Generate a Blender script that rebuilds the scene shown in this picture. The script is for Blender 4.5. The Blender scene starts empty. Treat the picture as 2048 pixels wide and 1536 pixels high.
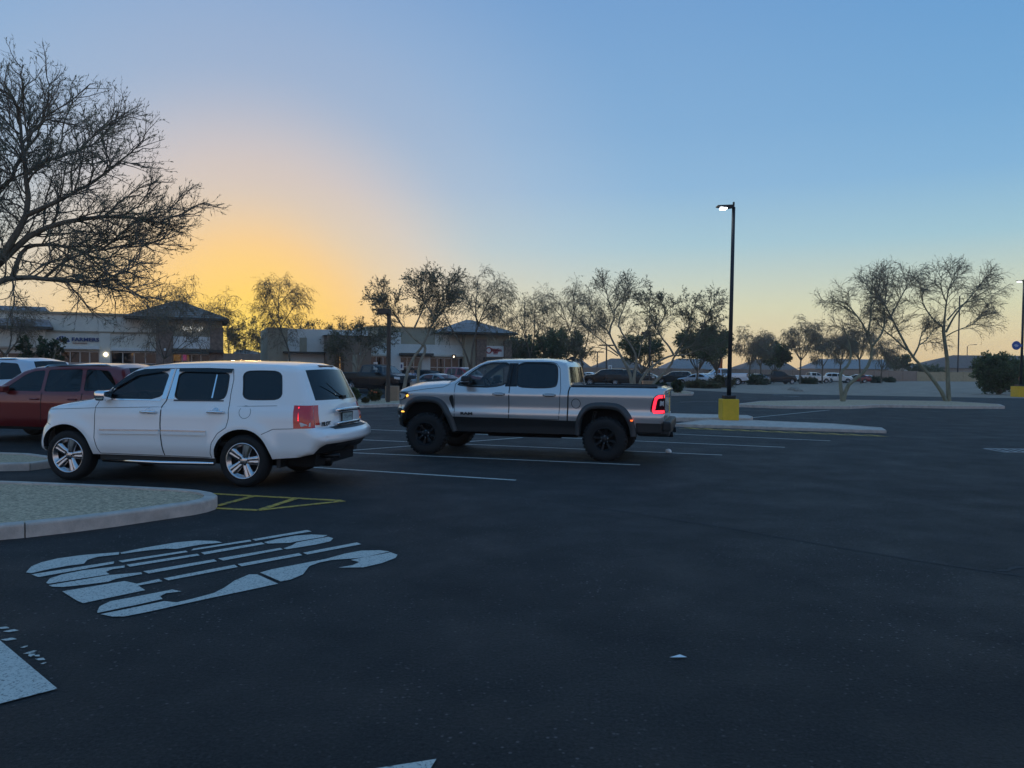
import bpy, bmesh, math, random
import numpy as np
from mathutils import Vector, Matrix
from mathutils.geometry import delaunay_2d_cdt

# ------------------------------------------------------------------ camera
F, CX, CY, EYE, ROLL, HY = 1540., 1024., 768., 1.78, .009, 738.5   # photo pixels (2048 wide)
PITCH = math.atan((CY - HY) / F)
scene = bpy.context.scene
COL = scene.collection
cam = bpy.data.cameras.new('camera')
cam.sensor_width = 36.; cam.lens = F / 2048. * 36.; cam.clip_start = .05; cam.clip_end = 3000.
camo = bpy.data.objects.new('camera', cam); COL.objects.link(camo)
_r = Vector((1, 0, 0)); _u = Vector((0, math.sin(PITCH), math.cos(PITCH))); _f = Vector((0, math.cos(PITCH), -math.sin(PITCH)))
_R = _r * math.cos(ROLL) + _u * math.sin(ROLL); _U = -_r * math.sin(ROLL) + _u * math.cos(ROLL)
M4 = Matrix((_R, _U, -_f)).transposed().to_4x4(); M4.translation = (0, 0, EYE)
camo.matrix_world = M4
scene.camera = camo

# ------------------------------------------------------------------ sky, sun, exposure
SUN_AZ = math.radians(-19.0); SUN_EL = math.radians(1.)
world = bpy.data.worlds.new('World'); scene.world = world; world.use_nodes = True
nt = world.node_tree; nt.nodes.clear()
wo = nt.nodes.new('ShaderNodeOutputWorld'); bg = nt.nodes.new('ShaderNodeBackground')
sky = nt.nodes.new('ShaderNodeTexSky'); sky.sky_type = 'NISHITA'; sky.sun_disc = False
sky.sun_elevation = SUN_EL; sky.sun_rotation = SUN_AZ
sky.altitude = 350; sky.air_density = 1.0; sky.dust_density = .7; sky.ozone_density = 3.0
bg.inputs['Strength'].default_value = .15
gam = nt.nodes.new('ShaderNodeGamma'); gam.inputs[1].default_value = .4          # the phone's tone mapping of the evening sky
hsv = nt.nodes.new('ShaderNodeHueSaturation'); hsv.inputs['Saturation'].default_value = 1.7
mul = nt.nodes.new('ShaderNodeMixRGB'); mul.blend_type = 'MULTIPLY'; mul.inputs[0].default_value = 1; mul.inputs[2].default_value = (.72, .80, .90, 1)
nt.links.new(sky.outputs[0], gam.inputs[0]); nt.links.new(gam.outputs[0], hsv.inputs['Color']); nt.links.new(hsv.outputs[0], mul.inputs[1])
# twilight colours by height, warmer sunward; unseen zenith and east shaped as fill light
def _lin(c): c = c / 255.; return c / 12.92 if c <= .04045 else ((c + .055) / 1.055) ** 2.4
def _ramp(src, stops, col=True, k=1 / .6):
    r = nt.nodes.new('ShaderNodeValToRGB'); r.color_ramp.interpolation = 'EASE' if not col else 'LINEAR'
    while len(r.color_ramp.elements) < len(stops): r.color_ramp.elements.new(.5)
    for e, (p, c) in zip(r.color_ramp.elements, stops): e.position = p; e.color = (*[_lin(v) * k for v in c], 1) if col else (c, c, c, 1)
    nt.links.new(src, r.inputs[0]); return r.outputs[0]
def _math(op, a, v=None):
    m = nt.nodes.new('ShaderNodeMath'); m.operation = op; nt.links.new(a, m.inputs[0])
    if v is not None: m.inputs[1].default_value = v
    return m.outputs[0]
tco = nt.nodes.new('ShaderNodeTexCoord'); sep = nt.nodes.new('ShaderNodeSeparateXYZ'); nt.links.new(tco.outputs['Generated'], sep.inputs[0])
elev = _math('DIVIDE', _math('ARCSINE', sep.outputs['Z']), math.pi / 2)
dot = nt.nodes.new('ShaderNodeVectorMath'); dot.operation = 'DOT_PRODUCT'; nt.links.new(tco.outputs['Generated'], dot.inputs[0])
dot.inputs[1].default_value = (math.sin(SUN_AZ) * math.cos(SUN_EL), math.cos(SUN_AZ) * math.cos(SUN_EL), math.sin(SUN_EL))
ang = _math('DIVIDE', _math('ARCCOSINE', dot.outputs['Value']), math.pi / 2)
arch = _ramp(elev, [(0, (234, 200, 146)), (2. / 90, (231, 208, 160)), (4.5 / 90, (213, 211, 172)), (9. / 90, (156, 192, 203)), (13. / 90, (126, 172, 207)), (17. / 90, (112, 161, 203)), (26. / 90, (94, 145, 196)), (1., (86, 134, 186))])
east = _ramp(elev, [(0, (206, 184, 184)), (4.5 / 90, (214, 194, 192)), (9. / 90, (190, 190, 202)), (17. / 90, (128, 166, 203)), (26. / 90, (96, 146, 196)), (1., (86, 134, 186))])  # unseen eastern horizon, pinkish so fill light and reflections stay neutral
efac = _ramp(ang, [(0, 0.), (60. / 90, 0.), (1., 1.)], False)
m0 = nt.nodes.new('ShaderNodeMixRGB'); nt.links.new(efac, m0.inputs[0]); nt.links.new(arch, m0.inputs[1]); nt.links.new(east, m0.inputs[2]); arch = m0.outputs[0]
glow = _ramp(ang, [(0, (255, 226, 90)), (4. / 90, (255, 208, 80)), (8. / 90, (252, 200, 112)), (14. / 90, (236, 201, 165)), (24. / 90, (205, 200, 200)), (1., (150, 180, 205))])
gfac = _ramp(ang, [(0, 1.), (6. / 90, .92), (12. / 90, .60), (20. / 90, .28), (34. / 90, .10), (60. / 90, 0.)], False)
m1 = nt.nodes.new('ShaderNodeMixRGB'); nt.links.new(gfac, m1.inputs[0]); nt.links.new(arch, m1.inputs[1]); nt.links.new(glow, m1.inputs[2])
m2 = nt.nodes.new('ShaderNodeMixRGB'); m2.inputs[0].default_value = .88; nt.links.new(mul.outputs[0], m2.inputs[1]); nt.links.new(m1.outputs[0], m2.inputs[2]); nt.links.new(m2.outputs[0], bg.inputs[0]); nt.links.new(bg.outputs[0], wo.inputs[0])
sun = bpy.data.lights.new('sun', 'SUN'); sun.energy = .15; sun.angle = math.radians(2.5); sun.color = (1, .55, .25)
suno = bpy.data.objects.new('sun', sun); COL.objects.link(suno)
suno.rotation_euler = Vector((-math.sin(SUN_AZ) * math.cos(SUN_EL), -math.cos(SUN_AZ) * math.cos(SUN_EL), -math.sin(SUN_EL))).to_track_quat('-Z', 'Y').to_euler()
scene.view_settings.view_transform = 'Standard'; scene.view_settings.look = 'None'
scene.view_settings.gamma = 1.; scene.view_settings.use_curve_mapping = False
scene.view_settings.exposure = 2.2

# ------------------------------------------------------------------ pixel -> place
def ray(px, py):
    u = (px - CX) / F; v = -(py - CY) / F
    c, s = math.cos(ROLL), math.sin(ROLL)
    u, v = u * c - v * s, u * s + v * c
    return np.array([u, math.cos(PITCH) + v * math.sin(PITCH), -math.sin(PITCH) + v * math.cos(PITCH)])
def G(px, py, z=0.):                       # a point on the level z
    d = ray(px, py); t = (z - EYE) / d[2]
    return np.array([d[0] * t, d[1] * t, z])
def D(px, py, Y):                          # a point at the distance Y
    d = ray(px, py); t = Y / d[1]
    return np.array([d[0] * t, Y, EYE + d[2] * t])

# ------------------------------------------------------------------ materials
MATS = {}
def mat(name, col=(.5, .5, .5), rough=.6, metal=0., coat=0., emit=None, es=1., spec=.5, var=0., vscale=8., bump=0., bscale=40., stretch=None, col2=None):
    if name in MATS: return MATS[name]
    m = bpy.data.materials.new(name); m.use_nodes = True; n = m.node_tree; b = n.nodes['Principled BSDF']
    b.inputs['Base Color'].default_value = (*col, 1); b.inputs['Roughness'].default_value = rough
    b.inputs['Metallic'].default_value = metal; b.inputs['Coat Weight'].default_value = coat
    b.inputs['Coat Roughness'].default_value = .04; b.inputs['Specular IOR Level'].default_value = spec
    if emit: b.inputs['Emission Color'].default_value = (*emit, 1); b.inputs['Emission Strength'].default_value = es
    if var or bump:
        tc = n.nodes.new('ShaderNodeTexCoord'); mp = n.nodes.new('ShaderNodeMapping')
        if stretch: mp.inputs['Scale'].default_value = stretch
        n.links.new(tc.outputs['Object'], mp.inputs[0])
    if var:
        t = n.nodes.new('ShaderNodeTexNoise'); t.inputs['Scale'].default_value = vscale; t.inputs['Detail'].default_value = 6; t.inputs['Roughness'].default_value = .65
        r = n.nodes.new('ShaderNodeValToRGB'); r.color_ramp.elements[0].position = .3; r.color_ramp.elements[1].position = .72
        c2 = col2 or tuple(c * (1 - var) for c in col)
        r.color_ramp.elements[0].color = (*c2, 1); r.color_ramp.elements[1].color = (*[min(1, c * (1 + var * .5)) for c in col], 1)
        n.links.new(mp.outputs[0], t.inputs['Vector']); n.links.new(t.outputs[0], r.inputs[0]); n.links.new(r.outputs[0], b.inputs['Base Color'])
    if bump:
        t2 = n.nodes.new('ShaderNodeTexNoise'); t2.inputs['Scale'].default_value = bscale; t2.inputs['Detail'].default_value = 5
        bp = n.nodes.new('ShaderNodeBump'); bp.inputs['Strength'].default_value = bump; bp.inputs['Distance'].default_value = .02
        n.links.new(mp.outputs[0], t2.inputs['Vector']); n.links.new(t2.outputs[0], bp.inputs['Height']); n.links.new(bp.outputs[0], b.inputs['Normal'])
    MATS[name] = m; return m

def glass_mat(name, tint, see):
    if name in MATS: return MATS[name]
    m = bpy.data.materials.new(name); m.use_nodes = True; n = m.node_tree; n.nodes.clear()
    o = n.nodes.new('ShaderNodeOutputMaterial'); mx = n.nodes.new('ShaderNodeMixShader'); tr = n.nodes.new('ShaderNodeBsdfTransparent')
    mx0 = n.nodes.new('ShaderNodeMixShader'); df = n.nodes.new('ShaderNodeBsdfDiffuse'); df.inputs[0].default_value = (.006, .008, .009, 1)
    gl = n.nodes.new('ShaderNodeBsdfGlossy'); gl.inputs['Roughness'].default_value = .02; gl.inputs[0].default_value = (.95, .97, 1, 1)
    tr.inputs[0].default_value = (*tint, 1); mx0.inputs[0].default_value = see
    lw = n.nodes.new('ShaderNodeLayerWeight'); pw = n.nodes.new('ShaderNodeMath'); pw.operation = 'POWER'; pw.inputs[1].default_value = 5.; fr = n.nodes.new('ShaderNodeMath'); fr.operation = 'MULTIPLY_ADD'; fr.inputs[1].default_value = .9; fr.inputs[2].default_value = .045
    n.links.new(lw.outputs['Facing'], pw.inputs[0]); n.links.new(pw.outputs[0], fr.inputs[0])
    n.links.new(df.outputs[0], mx0.inputs[1]); n.links.new(tr.outputs[0], mx0.inputs[2])
    n.links.new(fr.outputs[0], mx.inputs[0]); n.links.new(mx0.outputs[0], mx.inputs[1]); n.links.new(gl.outputs[0], mx.inputs[2]); n.links.new(mx.outputs[0], o.inputs[0])
    MATS[name] = m; return m

def asphalt_mat():
    m = bpy.data.materials.new('asphalt'); m.use_nodes = True; n = m.node_tree; b = n.nodes['Principled BSDF']; L = n.links.new
    tc = n.nodes.new('ShaderNodeTexCoord')
    def noise(s, d=4, r=.6):
        t = n.nodes.new('ShaderNodeTexNoise'); t.inputs['Scale'].default_value = s; t.inputs['Detail'].default_value = d; t.inputs['Roughness'].default_value = r
        L(tc.outputs['Object'], t.inputs['Vector']); return t
    def ramp(src, stops):
        r = n.nodes.new('ShaderNodeValToRGB')
        while len(r.color_ramp.elements) < len(stops): r.color_ramp.elements.new(.5)
        for e, (p, c) in zip(r.color_ramp.elements, stops): e.position = p; e.color = (*c, 1)
        L(src, r.inputs[0]); return r
    big = ramp(noise(.35, 5).outputs[0], [(.3, (.015, .0155, .0165)), (.7, (.028, .0275, .0275))])
    fine = ramp(noise(48, 5, .8).outputs[0], [(.36, (.35, .35, .35)), (.50, (.95, .95, .95)), (.66, (2.1, 2.1, 2.1))])
    mul = n.nodes.new('ShaderNodeMixRGB'); mul.blend_type = 'MULTIPLY'; mul.inputs[0].default_value = 1
    L(big.outputs[0], mul.inputs[1]); L(fine.outputs[0], mul.inputs[2])
    vor = n.nodes.new('ShaderNodeTexVoronoi'); vor.inputs['Scale'].default_value = 20; L(tc.outputs['Object'], vor.inputs['Vector'])
    chip = ramp(vor.outputs['Distance'], [(.13, (1, 1, 1)), (.22, (0, 0, 0))])
    sel = ramp(vor.outputs['Color'], [(.42, (0, 0, 0)), (.60, (1, 1, 1))])
    pat = ramp(noise(.45, 4).outputs[0], [(.38, (.05, .05, .05)), (.62, (1, 1, 1))])
    a = n.nodes.new('ShaderNodeMixRGB'); a.blend_type = 'MULTIPLY'; a.inputs[0].default_value = 1; L(chip.outputs[0], a.inputs[1]); L(sel.outputs[0], a.inputs[2])
    a2 = n.nodes.new('ShaderNodeMixRGB'); a2.blend_type = 'MULTIPLY'; a2.inputs[0].default_value = 1; L(a.outputs[0], a2.inputs[1]); L(pat.outputs[0], a2.inputs[2])
    mx = n.nodes.new('ShaderNodeMixRGB'); L(a2.outputs[0], mx.inputs[0]); L(mul.outputs[0], mx.inputs[1]); mx.inputs[2].default_value = (.16, .155, .15, 1)
    L(mx.outputs[0], b.inputs['Base Color'])
    rr = ramp(noise(1.1, 4).outputs[0], [(.3, (.62, .62, .62)), (.7, (.85, .85, .85))]); L(rr.outputs[0], b.inputs['Roughness'])
    b.inputs['Specular IOR Level'].default_value = .35
    bp = n.nodes.new('ShaderNodeBump'); bp.inputs['Strength'].default_value = 1.; bp.inputs['Distance'].default_value = .035
    nb = noise(30, 6, .75); L(nb.outputs[0], bp.inputs['Height']); L(bp.outputs[0], b.inputs['Normal'])
    MATS['asphalt'] = m; return m

def worn_paint(name, col, wear=.5, scale=22.):
    m = bpy.data.materials.new(name); m.use_nodes = True; n = m.node_tree; b = n.nodes['Principled BSDF']; L = n.links.new
    tc = n.nodes.new('ShaderNodeTexCoord'); t = n.nodes.new('ShaderNodeTexNoise'); t.inputs['Scale'].default_value = scale; t.inputs['Detail'].default_value = 8; t.inputs['Roughness'].default_value = .75
    r = n.nodes.new('ShaderNodeValToRGB'); r.color_ramp.elements[0].position = .30 + .12 * wear; r.color_ramp.elements[1].position = .42 + .14 * wear
    r.color_ramp.elements[0].color = (.05, .05, .05, 1); r.color_ramp.elements[1].color = (*col, 1)
    L(tc.outputs['Object'], t.inputs['Vector']); L(t.outputs[0], r.inputs[0]); L(r.outputs[0], b.inputs['Base Color']); b.inputs['Roughness'].default_value = .75
    bp = n.nodes.new('ShaderNodeBump'); bp.inputs['Strength'].default_value = .2; bp.inputs['Distance'].default_value = .004
    L(t.outputs[0], bp.inputs['Height']); L(bp.outputs[0], b.inputs['Normal'])
    MATS[name] = m; return m

asphalt_mat()
worn_paint('line_white', (.62, .58, .52), .45, 20.); worn_paint('stop_white', (.60, .55, .48), .45, 60.); worn_paint('line_yellow', (.62, .36, .05), .7, 16.)
mat('dirt', (.37, .27, .20), .95, var=.35, vscale=.5, bump=.5, bscale=6)
mat('desert', (.20, .15, .11), .95, var=.3, vscale=.08)
mat('gravel', (.66, .48, .31), .95, var=.6, vscale=26, bump=1., bscale=34, col2=(.19, .135, .085))
mat('concrete', (.58, .48, .41), .85, var=.3, vscale=5, bump=.3, bscale=70)
mat('joint', (.04, .037, .035), .9)
mat('white_paint', (.88, .87, .85), .3, coat=1.)
mat('silver_paint', (.60, .59, .58), .26, metal=.5, coat=1.)
mat('red_paint', (.17, .012, .013), .3, metal=.25, coat=1.)
mat('black_paint', (.008, .008, .010), .25, coat=.12, spec=.3)
mat('black_plastic', (.010, .011, .012), .55); mat('grey_plastic', (.05, .052, .055), .5); mat('rubber', (.010, .010, .011), .8)
mat('chrome', (.75, .76, .78), .08, metal=1.); mat('alloy', (.55, .56, .58), .25, metal=1.); mat('dark_alloy', (.022, .023, .025), .4, metal=.7)
mat('seam', (.006, .006, .007), .8); mat('interior', (.018, .018, .02), .8); mat('under', (.006, .006, .007), .9)
mat('tail_red', (.30, .006, .010), .15, coat=1., emit=(1., .01, .015), es=.012); mat('tail_lit', (.6, .01, .02), .2, emit=(1., .02, .045), es=.55)
mat('tail_dark', (.05, .004, .006), .15, coat=1.); mat('lamp_clear', (.55, .57, .58), .12, coat=1.); mat('amber', (.7, .25, .02), .3, emit=(1., .45, .06), es=.5)
mat('amber_off', (.55, .2, .03), .3); mat('marker_red', (.6, .05, .01), .3, emit=(1., .16, .03), es=.4)
glass_mat('glass_clear', (.80, .86, .86), .93); glass_mat('glass_tint', (.20, .22, .22), .35); glass_mat('glass_dark', (.10, .11, .12), .06); glass_mat('shop_glass', (.6, .6, .58), .35)
mat('plate', (.38, .46, .44), .5, var=.3, vscale=40); mat('plate_ink', (.04, .06, .09), .6)

# ------------------------------------------------------------------ objects
def link(o, parent=None):
    COL.objects.link(o)
    if parent is not None: o.parent = parent
    return o
def tag(o, label=None, cat=None, group=None, kind=None):
    for k, v in (('label', label), ('category', cat), ('group', group), ('kind', kind)):
        if v: o[k] = v
    return o
def thing(name, label, cat, loc=(0, 0, 0), rz=0., group=None):
    o = bpy.data.objects.new(name, None); o.empty_display_size = .2; COL.objects.link(o)
    o.location = loc; o.rotation_euler = (0, 0, rz)
    return tag(o, label, cat, group)
def mesh_obj(name, verts, faces, m, parent=None, smooth=False, loc=None):
    me = bpy.data.meshes.new(name); me.from_pydata([tuple(map(float, v)) for v in verts], [], [tuple(f) for f in faces]); me.update()
    me.materials.append(MATS[m] if isinstance(m, str) else m)
    if smooth: me.polygons.foreach_set('use_smooth', [True] * len(me.polygons))
    o = bpy.data.objects.new(name, me); link(o, parent)
    if loc is not None: o.location = loc
    return o
def mesh_np(name, V, Fq, m, parent=None, smooth=False):
    me = bpy.data.meshes.new(name); V = np.asarray(V, np.float32); Fq = np.asarray(Fq, np.int32); k = Fq.shape[1]
    me.vertices.add(len(V)); me.vertices.foreach_set('co', V.ravel()); me.loops.add(Fq.size); me.loops.foreach_set('vertex_index', Fq.ravel())
    me.polygons.add(len(Fq)); me.polygons.foreach_set('loop_start', np.arange(0, Fq.size, k, dtype=np.int32)); me.polygons.foreach_set('loop_total', np.full(len(Fq), k, np.int32))
    if smooth: me.polygons.foreach_set('use_smooth', np.ones(len(Fq), bool))
    me.materials.append(MATS[m]); me.update(); me.validate()
    o = bpy.data.objects.new(name, me); link(o, parent); return o

class MB:
    def __init__(s): s.v = []; s.f = []
    def add(s, v, f): n = len(s.v); s.v += [tuple(map(float, p)) for p in v]; s.f += [tuple(i + n for i in q) for q in f]; return s
    def box(s, a, b, rz=0., c=None):
        (x0, y0, z0), (x1, y1, z1) = a, b
        v = [(x0, y0, z0), (x1, y0, z0), (x1, y1, z0), (x0, y1, z0), (x0, y0, z1), (x1, y0, z1), (x1, y1, z1), (x0, y1, z1)]
        if rz:
            cx, cy = c if c else ((x0 + x1) / 2, (y0 + y1) / 2); cs, sn = math.cos(rz), math.sin(rz)
            v = [(cx + (x - cx) * cs - (y - cy) * sn, cy + (x - cx) * sn + (y - cy) * cs, z) for x, y, z in v]
        return s.add(v, [(0, 3, 2, 1), (4, 5, 6, 7), (0, 1, 5, 4), (1, 2, 6, 5), (2, 3, 7, 6), (3, 0, 4, 7)])
    def rbox(s, a, b, r=.02):             # box with its upright and flat edges rounded
        bm = bmesh.new(); bmesh.ops.create_cube(bm, size=1)
        for v in bm.verts: v.co = Vector([a[i] + (v.co[i] + .5) * (b[i] - a[i]) for i in range(3)])
        bmesh.ops.bevel(bm, geom=bm.edges[:], offset=r, segments=2, affect='EDGES', profile=.6)
        bm.verts.index_update(); s.add([v.co for v in bm.verts], [[v.index for v in f.verts] for f in bm.faces]); bm.free(); return s
    def tube(s, pts, rad, n=8, caps=True):
        pts = [Vector(p) for p in pts]; R = rad if hasattr(rad, '__len__') else [rad] * len(pts); base = len(s.v); vs = []; fs = []
        for i, p in enumerate(pts):
            t = (pts[min(i + 1, len(pts) - 1)] - pts[max(i - 1, 0)]).normalized(); ref = Vector((0, 0, 1)) if abs(t.z) < .9 else Vector((1, 0, 0))
            u = t.cross(ref).normalized(); w = t.cross(u)
            for k in range(n): a = 2 * math.pi * k / n; vs.append(p + (u * math.cos(a) + w * math.sin(a)) * R[i])
        for i in range(len(pts) - 1):
            for k in range(n): fs.append((i * n + k, i * n + (k + 1) % n, (i + 1) * n + (k + 1) % n, (i + 1) * n + k))
        if caps: fs.append(tuple(range(n))[::-1]); fs.append(tuple((len(pts) - 1) * n + k for k in range(n)))
        return s.add(vs, fs)
    def lathe(s, prof, n=32, axis='y', c=(0, 0, 0), close=False):   # prof: (radius, along)
        vs = []; fs = []; m = len(prof)
        for k in range(n):
            a = 2 * math.pi * k / n
            for r, y in prof:
                p = (r * math.cos(a), y, r * math.sin(a)) if axis == 'y' else (r * math.cos(a), r * math.sin(a), y)
                vs.append((p[0] + c[0], p[1] + c[1], p[2] + c[2]))
        for k in range(n):
            for i in range(m if close else m - 1): j = (i + 1) % m; fs.append((k * m + i, ((k + 1) % n) * m + i, ((k + 1) % n) * m + j, k * m + j))
        return s.add(vs, fs)
    def prism(s, poly, z0, z1):           # upright prism over a ground polygon
        n = len(poly); v = [(x, y, z0) for x, y in poly] + [(x, y, z1) for x, y in poly]
        return s.add(v, [tuple(range(n))[::-1], tuple(range(n, 2 * n))] + [(i, (i + 1) % n, n + (i + 1) % n, n + i) for i in range(n)])
    def build(s, name, m, parent=None, smooth=False):
        return mesh_obj(name, s.v, s.f, m, parent, smooth)

def text_mesh(name, body, size, m, parent, loc, rot, ext=.01, shear=0., align='CENTER', sx=1., bold=0.):
    c = bpy.data.curves.new(name, 'FONT'); c.body = body; c.size = size; c.extrude = ext; c.shear = shear; c.align_x = align; c.align_y = 'CENTER'; c.resolution_u = 3; c.offset = bold
    t = bpy.data.objects.new(name, c); COL.objects.link(t)
    dg = bpy.context.evaluated_depsgraph_get(); me = bpy.data.meshes.new_from_object(t.evaluated_get(dg)); bpy.data.objects.remove(t); bpy.data.curves.remove(c)
    me.name = name; me.materials.clear(); me.materials.append(MATS[m]); o = bpy.data.objects.new(name, me); link(o, parent)
    o.location = loc; o.rotation_euler = rot; o.scale = (sx, 1, 1); return o
def chaikin(p, it=2, closed=True):
    p = [tuple(q) for q in p]
    for _ in range(it):
        q = []; n = len(p)
        for i in range(n if closed else n - 1):
            a, b = p[i], p[(i + 1) % n]
            q.append(tuple(a[k] * .75 + b[k] * .25 for k in range(len(a)))); q.append(tuple(a[k] * .25 + b[k] * .75 for k in range(len(a))))
        p = q if closed else [p[0]] + q + [p[-1]]
    return p
def inside(poly, X, Z):
    P = np.asarray(poly, float); c = np.zeros(len(X), bool); j = len(P) - 1
    for i in range(len(P)):
        xi, zi = P[i]; xj, zj = P[j]
        if zi != zj: c ^= ((zi > Z) != (zj > Z)) & (X < (xj - xi) * (Z - zi) / (zj - zi) + xi)
        j = i
    return c
# ------------------------------------------------------------------ vehicles
class Car:
    """X forward from the rear axle, Y to the left, Z up. outline: (x, z, edge radius, bow x, bow z, strip name of the segment that follows)"""
    def __init__(s, root, outline, base, res=.05, edge=.93):
        s.root = root; s.base = base; s.res = res; s.edge = edge; s.out = outline; n = len(outline); s.pts = []
        for i in range(n):
            a, b = outline[i], outline[(i + 1) % n]; L = math.hypot(b[0] - a[0], b[1] - a[1]); k = max(1, int(math.ceil(L / res)))
            for j in range(k):
                t = j / k; s.pts.append(tuple(a[q] * (1 - t) + b[q] * t for q in range(5)) + (a[5],))
        s.poly = [(p[0], p[1]) for p in s.pts]
    def Y(s, X, Z):
        X = np.atleast_1d(np.asarray(X, float)); Z = np.atleast_1d(np.asarray(Z, float)); f = np.zeros_like(X); n = len(s.out)
        for i in range(n):
            a, b = s.out[i], s.out[(i + 1) % n]
            if a[5] is None or (a[2] <= 0 and b[2] <= 0): continue
            dx, dz = b[0] - a[0], b[1] - a[1]; L2 = dx * dx + dz * dz
            t = np.clip(((X - a[0]) * dx + (Z - a[1]) * dz) / L2, 0, 1); d = np.hypot(X - a[0] - t * dx, Z - a[1] - t * dz); r = np.maximum(a[2] * (1 - t) + b[2] * t, 1e-4)
            f = np.maximum(f, np.where(d < r, r - np.sqrt(np.maximum(r * r - (r - d) ** 2, 0)), 0))
        return s.base(X, Z) - f
    def side(s, regions, arches):
        V = []; E = []
        def loop(poly):
            n0 = len(V); V.extend(poly); m = len(poly); E.extend([(n0 + i, n0 + (i + 1) % m) for i in range(m)])
        loop(s.poly)
        for nm, poly in regions: loop(resample(poly, s.res))
        for poly in arches: loop(resample(poly, s.res))
        P = np.array(s.poly); x0, z0 = P.min(0); x1, z1 = P.max(0)
        gx, gz = np.meshgrid(np.arange(x0 + s.res / 2, x1, s.res), np.arange(z0 + s.res / 2, z1, s.res)); gx = gx.ravel() + np.random.RandomState(1).uniform(-.1, .1, gx.size) * s.res; gz = gz.ravel()
        k = inside(s.poly, gx, gz); extra = list(zip(gx[k], gz[k]))
        n = len(s.pts)
        for i, p in enumerate(s.pts):
            if p[5] is None or p[2] <= 0: continue
            a, b = s.pts[i - 1], s.pts[(i + 1) % n]; tx, tz = b[0] - a[0], b[1] - a[1]; L = math.hypot(tx, tz) or 1; nx, nz = -tz / L, tx / L
            for q in (.03, .12, .28, .5, .78):
                e = (p[0] + nx * q * p[2], p[1] + nz * q * p[2]); extra.append(e)
        ex = np.array(extra); k = inside(s.poly, ex[:, 0], ex[:, 1]); V.extend([tuple(e) for e in ex[k]])
        vo, eo, fo, *_ = delaunay_2d_cdt([Vector((float(x), float(z))) for x, z in V], E, [], 0, 1e-5)
        vv = np.array([(v.x, v.y) for v in vo]); ff = np.array([f for f in fo if len(f) == 3]); C = vv[ff].mean(1)
        ok = inside(s.poly, C[:, 0], C[:, 1])
        for a in arches: ok &= ~inside(a, C[:, 0], C[:, 1])
        lab = np.zeros(len(ff), int)
        for i, (nm, poly) in enumerate(regions): lab[inside(poly, C[:, 0], C[:, 1])] = i + 1
        yy = s.Y(vv[:, 0], vv[:, 1]); res = {}
        ar = np.cross(vv[ff[:, 1]] - vv[ff[:, 0]], vv[ff[:, 2]] - vv[ff[:, 0]]); ok &= np.abs(ar) > 1e-9
        for i in range(len(regions) + 1):
            sel = ff[ok & (lab == i)]
            if not len(sel): continue
            u, inv = np.unique(sel, return_inverse=True); res['body' if i == 0 else regions[i - 1][0]] = (np.column_stack([vv[u, 0], yy[u], vv[u, 1]]), inv.reshape(-1, 3))
        return res
    def strips(s, body, spec, ts):
        """cross-car strips; spec: strip -> (part, material) ; 'body' goes into the body"""
        n = len(s.pts); yy = s.Y([p[0] for p in s.pts], [p[1] for p in s.pts]); groups = {}
        def P(i, t): p = s.pts[i]; q = 1 - t * t; return (p[0] + p[3] * q, yy[i] * t, p[1] + p[4] * q)
        for i in range(n):
            st = s.pts[i][5]
            if st is None: continue
            j = (i + 1) % n; part, m = spec.get(st, ('body', None))
            for a, b in zip(ts[:-1], ts[1:]):
                mid = abs(a + b) / 2; key = ('body', None) if (part == 'body' or (m in GLASS and mid > s.edge)) else (part, m)
                mb = body if key[0] == 'body' else groups.setdefault((st,) + key, MB())
                mb.add([P(i, a), P(i, b), P(j, b), P(j, a)], [(0, 1, 2, 3)])
        for (st, part, m), mb in groups.items(): weld(mb.build(part, m, s.root, True))
    def patch(s, name, strips, z0, z1, t0, t1, m, off=.004, parent=None, nt=6, nz=6, axis=1):
        """a piece lying on the cross-car skin between two heights"""
        seq = [p for p in s.pts if p[5] in strips]; seq.sort(key=lambda p: p[axis]); zs = np.array([p[axis] for p in seq]); mb = MB(); rows = []
        for k in range(nz + 1):
            z = z0 + (z1 - z0) * k / nz; v = [np.interp(z, zs, [p[q] for p in seq]) for q in range(5)]; y = s.Y(v[0], v[1])[0]; row = []
            for j in range(nt + 1):
                t = t0 + (t1 - t0) * j / nt; q = 1 - t * t; row.append((v[0] + v[3] * q + off, y * t, v[1] + v[4] * q))
            rows.append(row)
        for k in range(nz):
            for j in range(nt): mb.add([rows[k][j], rows[k][j + 1], rows[k + 1][j + 1], rows[k + 1][j]], [(0, 1, 2, 3)])
        o = mb.build(name, m, parent or s.root, True); weld(o); return o
    def on(s, x, z, sd=1, off=0.): return (x, sd * (s.Y(x, z)[0] + off), z)
    def line(s, mb, pl, w, off=.002, sd=1, close=False):
        pl = resample_open(pl, .06); n = len(pl); rows = []
        for i in range(n):
            a, b = pl[max(i - 1, 0)], pl[min(i + 1, n - 1)]; tx, tz = b[0] - a[0], b[1] - a[1]; L = math.hypot(tx, tz) or 1; nx, nz = -tz / L * w / 2, tx / L * w / 2
            rows.append((s.on(pl[i][0] + nx, pl[i][1] + nz, sd, off), s.on(pl[i][0] - nx, pl[i][1] - nz, sd, off)))
        for i in range(n - 1): mb.add([rows[i][0], rows[i][1], rows[i + 1][1], rows[i + 1][0]], [(0, 1, 2, 3)])
        return mb
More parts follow.
